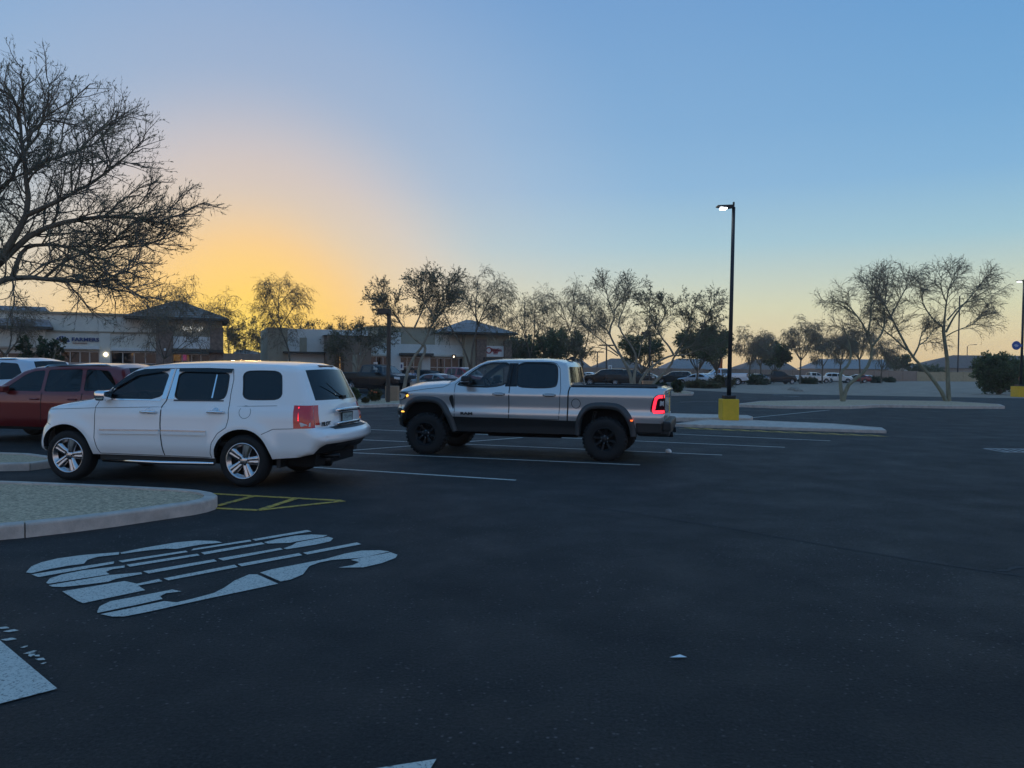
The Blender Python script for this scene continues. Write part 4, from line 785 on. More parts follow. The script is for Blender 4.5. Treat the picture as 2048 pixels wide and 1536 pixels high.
def marking(name, label, polys, m, cat='road marking', group=None, part='stroke', z=.008):
    P0 = G(*polys[0][0]); root = thing(name, label, cat, (P0[0], P0[1], 0), 0, group)
    for q in polys: mesh_obj(part, [(x - P0[0], y - P0[1], z) for x, y in fix_ccw(gp(q))], [tuple(range(len(q)))], m, root)
    return root

# ------------------------------------------------------------------ buildings on a slanting front
class Front:
    def __init__(s, px, Y, ang, name, label, cat='building'):
        P = D(px, 735, Y); s.o = P[:2]; s.a = math.radians(ang); s.u = np.array([math.cos(s.a), math.sin(s.a)]); s.n = np.array([-s.u[1], s.u[0]]); s.root = thing(name, label, cat, (P[0], P[1], 0), s.a)
    def at(s, px, py):
        d = ray(px, py); o = np.array([0, 0, EYE]); t = (s.o @ s.n) / (d[:2] @ s.n); q = o + d * t; return float((q[:2] - s.o) @ s.u), float(q[2])
    def box(s, name, p0, p1, m, y0=0., y1=.3, parent=None, z0=None, z1=None, r=0):
        a = s.at(*p0); b = s.at(*p1); mb = MB(); lo = (min(a[0], b[0]), min(y0, y1), min(a[1], b[1]) if z0 is None else z0); hi = (max(a[0], b[0]), max(y0, y1), max(a[1], b[1]) if z1 is None else z1)
        mb.box(lo, hi); return mb.build(name, m, parent or s.root)
    def hip(s, name, pl, pr, peak, m, depth, over=.0, ridge=None, y0=-.9):
        dist = abs(float(s.o @ s.n)); yc = y0 + depth / 2; q = lambda v, y: (v[0], EYE + (v[1] - EYE) * (1 + y / dist)); a = q(s.at(*pl), y0); b = q(s.at(*pr), y0); p = q(s.at(*peak), yc); z = (a[1] + b[1]) / 2; x0, x1 = a[0], b[0]
        rd = ridge if ridge is not None else 0.; mb = MB(); t = .18
        v = [(x0, y0, z), (x1, y0, z), (x1, y0 + depth, z), (x0, y0 + depth, z), (p[0] - rd, yc, p[1]), (p[0] + rd, yc, p[1])]
        mb.add(v, [(0, 1, 5, 4), (1, 2, 5), (2, 3, 4, 5), (3, 0, 4)]); mb.build(name, m, s.root)
        f = MB(); f.box((x0, y0, z - t), (x1, y0 + depth, z - .004)); f.build('fascia', 'trim_dark', s.root)
        if 'tile' in m:                             # tile courses
            tl = MB(); nrow = 9
            for k in range(1, nrow - 2):
                q = k / nrow; za = z + (p[1] - z) * q; xa = x0 + (p[0] - rd - x0) * q; xb = x1 + (p[0] + rd - x1) * q; yy = y0 + (yc - y0) * q; tl.box((xa, yy - .05, za - .03), (xb, yy + .05, za + .02))
            tl.build('tile_course', m, s.root)
    def quad_text(s, body, px, py, h_px, m, y=-.12, shear=0., sx=1., name='lettering', bold=0.):
        a = s.at(px, py); hz = abs(s.at(px, py - h_px / 2)[1] - s.at(px, py + h_px / 2)[1]); return text_mesh(name, body, hz * 1.35, m, s.root, (a[0], y, a[1]), (math.pi / 2, 0, 0), .03, shear, 'CENTER', sx, bold)
    def storefront(s, p0, p1, cols, door=None, frame='alu', y=.25, deep=1.6):
        """glazed shop front: frame bars, one pane per bay"""
        a = s.at(*p0); b = s.at(*p1); x0, x1 = a[0], b[0]; zt = a[1]; pr = thing_part('shop_front', s.root); zm = zt * .68; ws = (x1 - x0) / cols; fb = MB()
        for k in range(cols + 1): fb.box((x0 + k * ws - .04, y - .06, 0), (x0 + k * ws + .04, y + .04, zt))
        for z in (.12, zm, zt - .04): fb.box((x0, y - .05, z - .04), (x1, y + .03, z + .04))
        fb.build('window_frame', frame, pr)
        for k in range(cols):
            for za, zb in ((.16, zm - .04), (zm + .04, zt - .08)): q = MB(); q.box((x0 + k * ws + .04, y - .01, za), (x0 + (k + 1) * ws - .04, y + .004, zb)); q.build('pane', 'shop_glass', pr)
        bk = MB(); bk.box((x0, y + deep, 0), (x1, y + deep + .02, zt))  # dark sheet carries the shade behind the panes in its colour
        if deep > 1: bk.box((x0, y + .1, 0), (x1, y + deep, .02)); bk.box((x0, y + .05, zt), (x1, y + deep, zt + .05))
        bk.build('shop_dark_backing', 'shop_dark', pr); return pr, x0, x1, zt
def thing_part(name, parent):
    o = bpy.data.objects.new(name, None); o.empty_display_size = .1; link(o, parent); return o

mat('stucco', (.68, .64, .55), .9, var=.12, vscale=1.2, bump=.25, bscale=30); mat('stucco_white', (.74, .73, .68), .9, var=.1, vscale=1.2, bump=.25, bscale=30); mat('stucco_tan', (.40, .35, .26), .9, var=.12, vscale=1.2, bump=.25, bscale=30); mat('stucco_brown', (.27, .19, .135), .9, var=.15, vscale=1.2, bump=.25, bscale=30)
mat('stone_pier', (.26, .18, .14), .9, var=.5, vscale=5, bump=.6, bscale=8); mat('trim_dark', (.06, .052, .045), .7); mat('trim_tan', (.33, .27, .19), .85); mat('roof_tile', (.22, .18, .15), .85, var=.3, vscale=3); mat('roof_tile_grey', (.30, .27, .26), .85, var=.25, vscale=3); mat('roof_brown', (.22, .17, .145), .9, var=.25, vscale=2)
mat('alu', (.42, .42, .41), .4, metal=.6); mat('shop_dark', (.035, .033, .03), .9, var=.5, vscale=2); mat('block_wall', (.33, .23, .175), .95, var=.2, vscale=2); mat('block_tan', (.46, .35, .21), .95, var=.2, vscale=2); mat('house_wall', (.36, .31, .25), .9, var=.1, vscale=2); mat('house_grey', (.30, .29, .285), .85, var=.15, vscale=2)
mat('sign_blue', (.02, .05, .17), .5); mat('sign_orange', (.42, .13, .04), .5); mat('sign_white', (.80, .80, .78), .5); mat('sign_lit', (.8, .8, .75), .5, emit=(1., .98, .9), es=.12); mat('sign_red', (.42, .015, .02), .5); mat('panel_white', (.78, .77, .74), .7); mat('wood_door', (.16, .07, .03), .6, var=.3, vscale=6)
mat('glow_warm', (.8, .5, .2), .6, emit=(1., .55, .16), es=.4); mat('glow_pink', (.6, .05, .3), .6, emit=(1., .12, .55), es=.6); mat('lamp_glow', (1, .9, .7), .5, emit=(1., .9, .62), es=1.2); mat('led_glow', (1, 1, 1), .5, emit=(.92, .96, 1.), es=3.); mat('glow_dim', (.5, .3, .12), .6, emit=(1., .5, .15), es=.05)
mat('pole_dark', (.018, .020, .024), .5, metal=.3); mat('pole_brown', (.06, .042, .032), .6); mat('yellow_base', (.72, .43, .015), .55, var=.12, vscale=6); mat('box_tan', (.34, .22, .14), .8, var=.1, vscale=4); mat('grey_metal', (.28, .29, .30), .5, metal=.5); mat('disc_blue', (.03, .11, .36), .45); mat('flag_orange', (.6, .14, .04), .7); mat('rock', (.3, .25, .2), .9, var=.3, vscale=6)
mat('shirt_white', (.58, .60, .66), .85); mat('shirt_blue', (.40, .43, .55), .85); mat('trousers', (.05, .06, .09), .85); mat('skin', (.32, .19, .13), .6); mat('hair', (.02, .016, .012), .7)
# ================================================================== the place
# ---- ground
sheet('ground', [(-400, -100), (400, -100), (400, 700), (-400, 700)], -.03, 'desert')
sheet('parking_lot', [(-90, -30), (90, -30), (90, 62), (24, 72), (26, 112), (-90, 112)], 0., 'asphalt')
sheet('vacant_lot', gp([(1395, 781), (1500, 787), (1700, 791), (2048, 797), (2500, 800), (2500, 766), (1835, 762.5), (1500, 767), (1440, 771)]), .012, 'dirt')
sheet('verge', gp([(1270, 776), (1500, 785.5), (1500, 781), (1400, 774), (1270, 772)]), .006, 'dirt')
# pavement seam and cracks
seam = [(985, 985), (1110, 1003), (1290, 1030), (1480, 1060), (1660, 1092), (1850, 1124), (2080, 1158)]
sm = MB(); pl = gp(seam)
for a, b in zip(pl[:-1], pl[1:]):
    d = norm(b - a); nn = np.array([-d[1], d[0]]) * .017; sm.add([(*(a + nn), .003), (*(a - nn), .003), (*(b - nn), .003), (*(b + nn), .003)], [(0, 1, 2, 3)])
tag(sm.build('pavement_seam', 'joint'), 'long dark paving joint running across the open asphalt to the right edge', 'paving joint')
def crack(label, pts, w, seed):
    r = random.Random(seed); p = [np.array(q) for q in resample_open([tuple(q) for q in gp(pts)], .12)]; mb = MB(); L = []
    for q in p: L.append(q + np.array([r.uniform(-.03, .03), r.uniform(-.03, .03)]))
    for a, b in zip(L[:-1], L[1:]): d = norm(b - a); nn = np.array([-d[1], d[0]]) * w * r.uniform(.5, 1.2); mb.add([(*(a + nn), .0035), (*(a - nn), .0035), (*(b - nn), .0035), (*(b + nn), .0035)], [(0, 1, 2, 3)])
    tag(mb.build('pavement_crack', 'joint'), label, 'crack')
crack('dark tar blotch beside the paving joint at the far right edge', [(2000, 1143), (2030, 1136), (2060, 1131)], .03, 1)
crack('thin jagged crack in the asphalt behind the silver pickup', [(1300, 935), (1500, 948), (1750, 962), (2040, 975)], .006, 3)

# ---- kerb islands
island('gravel island with a rounded concrete kerb in the left foreground', gp(chaikin([(-900, 1120), (0, 1052), (200, 1031), (330, 1013), (405, 1003), (440, 992), (420, 981), (330, 974), (0, 960), (-900, 930)], 1), .15), 'gravel', .15, .15, 2.6)
island('gravel island between the white SUV and the red SUV', gp([(-500, 935), (60, 926), (110, 920), (118, 914), (60, 906), (-500, 890)], .13), 'gravel', .13)
island('long narrow kerb island carrying the yellow lamp base', gp([(1350, 847), (1425, 837), (1507, 840), (1671, 847), (1765, 855), (1773, 860), (1704, 858), (1600, 855), (1484, 851), (1390, 848.5)], .10), 'concrete', .10, .12, 4., .01)
island('narrow kerb island behind the silver pickup tailgate', gp([(1180, 822), (1330, 826), (1495, 830), (1506, 833), (1500, 836.5), (1330, 834), (1180, 831)], .15), 'concrete', .15, .12, 4., .01)
island('gravel kerb island with the two leaning bare trees', gp([(1470, 808), (1520, 802), (1680, 799), (1900, 802), (2000, 808), (2010, 812), (1900, 811.5), (1760, 809), (1700, 812), (1560, 811)], .15), 'gravel', .15, .15, 4.)
island('planted kerb island beyond the front of the silver pickup', gp([(560, 806), (700, 800), (800, 795), (850, 795), (850, 806), (790, 807), (702, 810), (560, 815)], .15), 'gravel', .15, .15, 4.)
island('small kerb island with a round bush beyond the tailgate', gp([(1220, 782), (1370, 781), (1388, 784), (1385, 787), (1220, 790)], .15), 'gravel', .15, .15, 5.)

# ---- painted markings
Z = lambda pts: [(x / 2.4094, 920 + y / 2.4094) for x, y in pts]
stop = thing('painted_word', 'worn white stencilled word STOP painted on the asphalt', 'road marking', (0, 0, 0)); LET = {
 'letter_p': [[(125, 545), (150, 517), (200, 496), (280, 477), (400, 461), (575, 447), (572, 459), (470, 470), (420, 485), (405, 503), (330, 513), (250, 527), (150, 549)], [(580, 449), (700, 425), (850, 400), (950, 391), (1040, 393), (1072, 401), (980, 409), (920, 419), (850, 432), (800, 430), (700, 440), (586, 456)], [(150, 555), (550, 492), (548, 503), (185, 568)], [(570, 489), (895, 440), (905, 447), (590, 497)], [(920, 440), (932, 430), (1205, 387), (1212, 395)], [(1215, 385), (1480, 340), (1502, 347), (1232, 392)]],
 'letter_o': [[(222, 596), (240, 575), (300, 555), (400, 535), (600, 512), (600, 522), (540, 530), (510, 543), (528, 554), (400, 574), (235, 600)], [(235, 607), (528, 558), (600, 552), (680, 545), (685, 553), (560, 576), (520, 591), (400, 606), (300, 616), (250, 614)], [(610, 508), (950, 455), (962, 463), (626, 518)], [(968, 449), (1260, 400), (1276, 408), (985, 459)], [(690, 540), (1030, 482), (1046, 491), (716, 551)], [(1050, 478), (1350, 427), (1364, 434), (1076, 488)], [(1272, 399), (1330, 385), (1420, 368), (1500, 362), (1578, 365), (1560, 374), (1425, 396), (1400, 402), (1290, 406)], [(1366, 429), (1408, 414), (1430, 400), (1582, 373), (1606, 380), (1592, 395), (1520, 411), (1440, 424), (1382, 433)]],
 'letter_t': [[(300, 637), (600, 587), (660, 600), (765, 577), (783, 588), (665, 609), (700, 631), (400, 694), (370, 681)], [(788, 574), (1130, 508), (1147, 519), (811, 584)], [(1145, 505), (1440, 452), (1457, 462), (1165, 516)], [(1460, 450), (1720, 400), (1741, 409), (1480, 459)]],
 'letter_s': [[(468, 735), (480, 710), (530, 685), (640, 665), (830, 628), (876, 637), (800, 646), (772, 660), (783, 674), (640, 706), (470, 741)], [(486, 747), (640, 716), (790, 684), (850, 690), (930, 672), (1030, 645), (1080, 620), (1130, 585), (1200, 555), (1240, 555), (1340, 600), (1200, 630), (1000, 672), (850, 705), (720, 735), (600, 758), (540, 759)], [(1253, 546), (1310, 530), (1440, 505), (1570, 480), (1660, 455), (1740, 440), (1830, 438), (1878, 444), (1760, 471), (1720, 476), (1600, 485), (1540, 497), (1490, 515), (1460, 555), (1400, 580), (1352, 589)], [(1690, 485), (1725, 478), (1882, 448), (1916, 460), (1906, 475), (1840, 500), (1750, 521), (1630, 522), (1700, 510), (1732, 495)]]}
for nm, polys in LET.items():
    mb = MB()
    for q in polys: P = fix_ccw(gp(Z(q))); mb.add([(x, y, .007) for x, y in P], [tuple(range(len(P)))])
    mb.build(nm, 'stop_white', stop)
marking('stop_bar', 'broad white stop bar at the bottom left corner', [[(-260, 1062), (0, 1283), (115, 1380), (0, 1410), (-260, 1478)]], 'stop_white', part='bar')
marking('road_stripe', 'tip of a white stripe at the bottom edge of the picture', [[(745, 1541), (873, 1521), (855, 1550), (730, 1575)]], 'stop_white', part='bar')
fk = MB(); rn = random.Random(5)
for x, y in [(8, 1257), (22, 1263), (18, 1280), (50, 1295), (58, 1307), (66, 1304), (75, 1313), (82, 1320), (88, 1328), (63, 1312)]:
    p = G(x, y); a = rn.uniform(0, 3); r = rn.uniform(.012, .03); fk.add([(p[0] + r * math.cos(a + t) * (1.8 if k % 2 else .6), p[1] + r * math.sin(a + t), .006) for k, t in enumerate((0, 1.3, 2.6, 4.1, 5.2))], [(0, 1, 2, 3, 4)])
tag(fk.build('paint_flecks', 'stop_white'), 'flakes of white paint on the asphalt beside the stop bar', 'paint flecks', kind='stuff')
hz = lambda pts: [(x / 2.4094, 920 + y / 2.4094) for x, y in pts]
def hatch_line(a, b, w=.10): A, B = G(*hz([a])[0])[:2], G(*hz([b])[0])[:2]; d = norm(B - A); n_ = np.array([-d[1], d[0]]) * w / 2; return [tuple(A + n_), tuple(A - n_), tuple(B - n_), tuple(B + n_)]
hr = thing('hatched_marking', 'faded yellow hatched no-parking marking behind the gravel island nose', 'road marking', (0, 0, 0))
for k, (a, b) in enumerate((((985, 162), (1640, 197)), ((1035, 234), (1245, 244)), ((1245, 244), (1660, 199)), ((1045, 224), (1215, 178)), ((1262, 240), (1425, 188)))): mesh_obj('stripe', [(x, y, .006 + .0008 * k) for x, y in hatch_line(a, b)], [(0, 1, 2, 3)], 'line_yellow', hr)
for lab, a, b in (('parking line ending nearest the camera, behind the white SUV', (600, 933.5), (1032, 961)), ('parking line passing under the silver pickup tyres', (705, 906), (1280, 930.5)), ('parking line running past the far side of the silver pickup to the paper cup', (690, 878.5), (1444, 910.5)), ('fourth parking line from the camera, showing past the pickup bumper', (720, 858.5), (1570, 895)), ('farthest of the parking lines, just in front of the yellow lamp island', (880, 848), (1661, 882))):
    strip('parking_line', G(*a), G(*b), .09, 'line_white', .006, label='white ' + lab, cat='parking line', group='white parking bay lines')
strip('parking_line', G(700, 901.5), G(1045, 875.5), .09, 'line_white', .0072, label='white parking line crossing the others under the pickup', cat='parking line', group='white parking bay lines')
strip('parking_line', G(1500, 836), G(1660, 820), .09, 'line_white', .006, label='pale diagonal line between the two narrow kerb islands and the tree island', cat='parking line', group='white parking bay lines')
strip('parking_line', G(1360, 804), G(1470, 803), .09, 'line_white', .006, label='faint line left of the tree island', cat='parking line', group='white parking bay lines')
strip('parking_line', G(1545, 789.5), G(1570, 790.2), .25, 'line_white', .006, label='short faint road dash, left one beyond the tree island', cat='parking line', group='far road dashes')
strip('parking_line', G(1568, 792.3), G(1598, 793), .25, 'line_white', .0065, label='short faint road dash, right one beyond the tree island', cat='parking line', group='far road dashes')
yd = thing('dashed_marking', 'row of short yellow ticks along the foot of the lamp island kerb', 'road marking', (0, 0, 0))
A0, B0 = G(1350, 854.5), G(1742, 870)
for k in range(11):
    t = (k + .5) / 11; p = A0 + (B0 - A0) * t; d = norm(B0 - A0); q = p + d * .18; mesh_obj('tick', [(p[0], p[1], .007), (p[0] + d[0] * .16 + .05, p[1] + d[1] * .16 - .5, .007), (p[0] + d[0] * .46 + .05, p[1] + d[1] * .46 - .5, .007), (p[0] + d[0] * .30, p[1] + d[1] * .30, .007)], [(0, 1, 2, 3)], 'line_yellow', yd)
mesh_obj('edge_line', [(A0[0], A0[1] - .58, .0062), (B0[0], B0[1] - .58, .0062), (B0[0], B0[1] - .50, .0062), (A0[0], A0[1] - .50, .0062)], [(0, 1, 2, 3)], 'line_yellow', yd)

# ---- litter, drain
P = G(1337, 906); cu = MB(); rn = random.Random(2)
cu.lathe([(.001, .0), (.055, .0), (.062, .03), (.05, .075), (.02, .085), (.001, .08)], 9, 'z'); cu.v = [(x + rn.uniform(-.012, .012), y + rn.uniform(-.012, .012), max(0, z + rn.uniform(-.01, .01))) for x, y, z in cu.v]
o = tag(cu.build('litter', 'sign_white'), 'small crumpled white paper cup lying on the asphalt behind the pickup', 'litter'); o.location = P
P = G(1355, 1316); o = MB(); o.add([(-.05, 0, .004), (0, -.02, .012), (.06, .0, .006), (.02, .025, .014)], [(0, 1, 2, 3)]); o = tag(o.build('leaf_scrap', 'sign_white'), 'pale scrap lying on the open asphalt in the right foreground', 'litter'); o.location = P
dr = thing('drain_grate', 'steel drain grate with slanted bars at the right edge', 'drain', (*G(2040, 902)[:2], 0)); mb = MB(); mb.box((-.62, -.40, 0), (1.2, -.34, .016)); mb.box((-.62, .34, 0), (1.2, .40, .016)); mb.box((-.62, -.34, 0), (-.56, .34, .016)); mb.build('frame', 'grey_metal', dr)
mesh_obj('pit', [(-.56, -.34, .005), (1.2, -.34, .005), (1.2, .34, .005), (-.56, .34, .005)], [(0, 1, 2, 3)], 'seam', dr)
for k in range(9): x = -.5 + k * .19; mesh_obj('bar', [(x, -.34, .013), (x + .07, -.34, .013), (x + .17, .34, .013), (x + .10, .34, .013)], [(0, 1, 2, 3)], 'grey_metal', dr)

# ---- vehicles
white_suv(); silver_pickup()
mat('grey_paint', (.20, .21, .22), .3, metal=.5, coat=1.); mat('blue_white', (.55, .60, .66), .3, metal=.3, coat=1.); mat('teal_black', (.010, .018, .02), .25, coat=.25, spec=.35); mat('bright_red', (.28, .012, .016), .3, coat=1.)
far_car('red_suv', 'dark red SUV with chrome roof rails, parked behind the hood of the white SUV', 'suv', 'suv', 182, 889, 171, 'red_paint', scale=1.04, ref='rear', seg=28, res=.055, glass='glass_tint')
far_car('pale_car', 'pale silver car whose roof shows behind the red SUV at the left edge', 'car', 'suv', 5, 845, 171, 'blue_white', scale=1.14, ref='rear', res=.1)
far_car('black_pickup', 'black crew cab pickup truck facing right, parked beyond the tail of the white SUV', 'pickup', 'pickup', 702, 785, -38, 'black_paint', scale=1.07, ref='rear', res=.08, seg=24, glass='glass_clear')
g = 'cars parked in front of the shops'
far_car('grey_car', 'grey-green sedan parked in front of the shops beside the black pickup', 'car', 'sedan', 842, 791, -35, 'grey_paint', g, ref='rear', glass='glass_clear')
far_car('red_pickup', 'bright red pickup in front of the shops, beyond the silver pickup hood', 'pickup', 'pickup', 870, 786, -35, 'bright_red', g, ref='rear', glass='glass_clear')
far_car('black_car', 'black car parked against the shops behind the two people', 'car', 'suv', 830, 779, -35, 'black_paint', g, ref='rear', scale=.95)
g = 'cars in the far parking rows'
far_car('black_suv', 'black SUV with its red tail lamp showing, nearest behind the pickup bed', 'suv', 'suv', 1207, 771, 168, 'black_paint', g, scale=1.1)
far_car('dark_pickup', 'dark pickup facing right behind the thick multi-stem tree', 'pickup', 'pickup', 1262, 772, -12, 'teal_black', g, scale=.98)
far_car('white_car', 'white car behind the left end of the black SUV', 'car', 'sedan', 1166, 765, 150, 'white_paint', g)
far_car('white_hatch', 'white car roof showing just above the black SUV hood', 'car', 'suv', 1182, 762, 150, 'white_paint', g, scale=.92)
far_car('dark_car', 'dark car facing right just beyond the dark pickup nose', 'car', 'sedan', 1300, 768, -20, 'teal_black', g)
far_car('green_suv', 'dark green SUV seen from the rear side, right of the pickup bed', 'suv', 'suv', 1345, 769, 160, 'teal_black', g, scale=.98)
far_car('tall_suv', 'tall white SUV parked behind the dark green SUV', 'suv', 'suv', 1398, 763, 5, 'white_paint', g, scale=1.1)
far_car('silver_sedan', 'silver sedan between the dark green SUV and the white work truck', 'car', 'sedan', 1385, 770, 150, 'blue_white', g)
far_car('work_truck', 'long white work truck parked left of the tall dark lamp post', 'pickup', 'pickup', 1443, 770, 178, 'blue_white', g, scale=1.12, glass='glass_clear')
far_car('grey_sedan', 'grey car parked just right of the lamp post', 'car', 'sedan', 1506, 768.5, 175, 'grey_paint', g)
far_car('black_truck', 'black pickup alone on the far side of the dirt lot', 'pickup', 'pickup', 1562, 768.5, 12, 'black_paint', g, scale=.98)
far_car('white_truck', 'small white pickup parked under the weeping trees by the block wall', 'pickup', 'pickup', 1633, 766.5, 8, 'white_paint', g, scale=.9)
far_car('white_sedan', 'white car with a bright front, right of the small white pickup', 'car', 'suv', 1678, 766, -25, 'white_paint', g, scale=.95)
far_car('red_car', 'low red car half hidden by the forked tree trunk', 'car', 'sedan', 1712, 766, 170, 'bright_red', g)
far_car('pale_sedan', 'white car at the right end of the far row', 'car', 'sedan', 1733, 764.5, -160, 'white_paint', g, scale=.9)

# ---- left shops
fb = Front(150, 58, 22, 'shop_building', 'beige shopping plaza with FARMERS sign and a hip-roofed tower on the left')
W = fb.box
zt = fb.at(170, 629)[1]
W('wall', (-330, 629), (98, 735), 'stucco', 0, 9, z0=0, z1=zt); W('wall', (98, 700), (315, 735), 'stucco', 2.2, 9, z0=0, z1=3.0); W('wall', (98, 629), (315, 700), 'stucco', .0, 9, z0=fb.at(150, 701)[1], z1=zt)
W('wall', (199, 700), (221, 735), 'stucco', -.08, .9, z0=0, z1=zt - 1.3); W('wall_pier', (85, 700), (99, 735), 'stucco', -.06, .9, z0=0, z1=zt - 1.3)
W('parapet_cap', (-330, 627), (316, 631), 'trim_tan', -.15, .35, z0=zt - .02, z1=zt + .14); W('band_course', (-330, 661), (316, 665), 'trim_tan', -.10, -.002, z0=fb.at(150, 665)[1], z1=fb.at(150, 661.5)[1])
W('awning_trim', (-20, 690), (200, 698), 'stucco_white', -.35, -.004, z0=fb.at(150, 698)[1], z1=fb.at(150, 692)[1]); W('awning_trim', (222, 694), (314, 702), 'stucco_white', -.35, -.004, z0=fb.at(265, 702)[1], z1=fb.at(265, 696)[1])
fb.storefront((100, 701), (198, 735), 5); fb.storefront((222, 703), (313, 735), 4); fb.storefront((-200, 701), (84, 735), 8, y=-.09, deep=.06)
W('lit_window', (121, 703), (140, 712), 'glow_dim', 1.2, 1.25); W('blind', (142, 704), (188, 735), 'stucco', .8, .85); W('blind', (289, 706), (312, 735), 'stucco_tan', .8, .85)
l = MB(); a = fb.at(212, 709); l.lathe([(.001, -.16), (.10, -.14), (.14, -.10), (.12, -.02)], 12, c=(a[0], -.04, a[1])); l.build('wall_lamp', 'lamp_glow', fb.root)
a = fb.at(250, 712); l = MB(); l.lathe([(.001, .5), (.12, .42), (.16, .3), (.03, .25)], 10, 'z', c=(a[0] + .5, 1., a[1] - .2)); l.build('pendant_lamp', 'glow_warm', fb.root)
fb.quad_text('FARMERS', 171, 679.5, 7.5, 'sign_blue', -.06, sx=1.18, bold=.01); fb.quad_text('INSURANCE', 160, 686.5, 2.8, 'sign_orange', -.06, sx=1.25)
a = fb.at(125, 685); r = fb.at(141, 685)[0] - a[0]; lg = thing_part('sign_emblem', fb.root)
def fan(name, r0, r1, a0, a1, m, y, n=10): mb = MB(); mb.add([(a[0] + q * math.cos(t), y, a[1] + q * math.sin(t)) for t in np.linspace(a0, a1, n) for q in (r0, r1)], [(2 * i, 2 * i + 1, 2 * i + 3, 2 * i + 2) for i in range(n - 1)]); mb.build(name, m, lg)
fan('emblem_back', 0, r, 0, math.pi, 'sign_white', -.03, 14)
for k in range(7): fan('emblem_ray', r * .50, r * .94, .10 + k * .43, .10 + k * .43 + .34, 'sign_blue', -.04, 4)
sh = MB(); s_ = r * .30; sh.add([(a[0] - s_, -.05, a[1] + s_ * 1.5), (a[0] + s_, -.05, a[1] + s_ * 1.5), (a[0] + s_, -.05, a[1] + s_ * .6), (a[0], -.05, a[1] + .02), (a[0] - s_, -.05, a[1] + s_ * .6)], [(4, 3, 2, 1, 0)]); sh.build('emblem_shield', 'sign_red', lg)
# its towers
W('tower_wall', (-230, 650), (93, 690), 'stucco', -.5, 6, z0=fb.at(50, 694)[1]); fb.hip('tower_roof', (-260, 650), (107, 648), (-60, 609), 'roof_tile_grey', 8, ridge=abs(fb.at(77, 609)[0] - fb.at(-60, 609)[0]), y0=-1.3)
W('tower_wall', (313, 636), (444, 675), 'stucco_tan', -.6, 6.5, z0=fb.at(380, 700)[1]); W('stone_pier', (313, 655), (346, 735), 'stone_pier', -.95, -.2, z0=0); W('stone_pier', (420, 656), (446, 735), 'stone_pier', -.95, 6.4, z0=0)
W('sign_panel', (347, 673), (420, 698), 'panel_white', -.68, -.602); W('canopy', (345, 699), (446, 706), 'trim_dark', -1.4, -.2); fb.hip('tower_roof', (250, 634), (457, 634), (353, 602), 'roof_tile', 8.5, ridge=.3, y0=-1.6)
fb.storefront((346, 707), (420, 735), 4, y=-.1); W('lit_window', (347, 709), (361, 722), 'glow_warm', .15, .2); W('neon_sign', (363, 709), (373, 721), 'glow_pink', .1, .14); W('lit_window', (374, 710), (378, 722), 'glow_warm', .15, .2); W('door_panel', (408, 708), (415, 721), 'stucco', .12, .16)
fb.quad_text("Papa Murphy's", 384, 657.5, 7.0, 'sign_lit', -.70, .35, .72, bold=.01); fb.quad_text('PIZZA', 381, 664.5, 2.6, 'sign_lit', -.70, sx=1.2); W('wall_sconce', (329, 697), (333, 702), 'sign_white', -1.05, -.96)
W('back_wall', (-330, 640), (446, 735), 'stucco', 8.9, 9.2, z0=0, z1=4.5)

# ---- right shops
pb = Front(720, 67, 22, 'shop_plaza', 'brown and white shopping plaza with a red sign on its hip-roofed tower'); W = pb.box
def wall(px0, px1, pt, m, y0, y1, nm='wall'): x = (px0 + px1) / 2; return W(nm, (px0, pt), (px1, 735), m, y0, y1, z0=0, z1=pb.at(x, pt)[1])
wall(535, 575, 655, 'stucco_tan', -.1, 8, 'tower_wall'); wall(575, 736, 659, 'stucco_white', .2, 8); W('canopy', (566, 703), (650, 707), 'trim_dark', -.8, .25); W('wall_panel', (600, 675), (614, 705), 'stucco_tan', .1, .24)
wall(649, 736, 673, 'stucco_brown', -1.4, 2, 'entry_tower'); W('parapet_cap', (645, 671), (740, 674), 'trim_dark', -1.5, .2)
wall(736, 872, 654, 'stucco_tan', .3, 8); W('parapet_cap', (733, 651), (874, 655), 'trim_dark', .1, .8); wall(872, 930, 668, 'stucco', .3, 8); W('parapet_cap', (870, 666), (932, 669), 'trim_dark', .15, .8)
W('sign_band', (738, 686), (781, 709), 'stucco_white', .05, .29); W('sign_band', (800, 688), (948, 711), 'stucco_white', .05, .29); W('pillar', (781, 664), (800, 735), 'stucco_white', -.25, .29, z0=0); W('pillar', (843, 711), (860, 735), 'stucco_white', -.1, .295, z0=0)
W('canopy', (797, 706), (862, 712), 'trim_dark', -.9, .04); W('awning_trim', (737, 708), (781, 712), 'stucco', -.2, .045); W('awning_trim', (862, 709), (948, 714), 'stucco', -.2, .045)
pb.storefront((740, 712), (780, 735), 3, y=.22, deep=.05); pb.storefront((801, 713), (842, 735), 3, y=.22, deep=.05); pb.storefront((861, 715), (947, 735), 6, y=.22, deep=.05)
W('wood_door', (664, 711), (682, 735), 'wood_door', -1.46, -1.402, z0=0); W('door_glow', (673, 714), (675, 735), 'glow_dim', -1.48, -1.461, z0=.4); W('pillar', (699, 710), (708, 735), 'stucco_tan', -1.45, -1.402, z0=0); W('wall_lamp', (713, 706), (715, 710), 'sign_white', -1.5, -1.41); W('door_panel', (903, 709), (908, 715), 'wood_door', -.4, -.21); W('wall_lamp', (904, 712), (905.5, 715), 'lamp_glow', -.45, -.41)
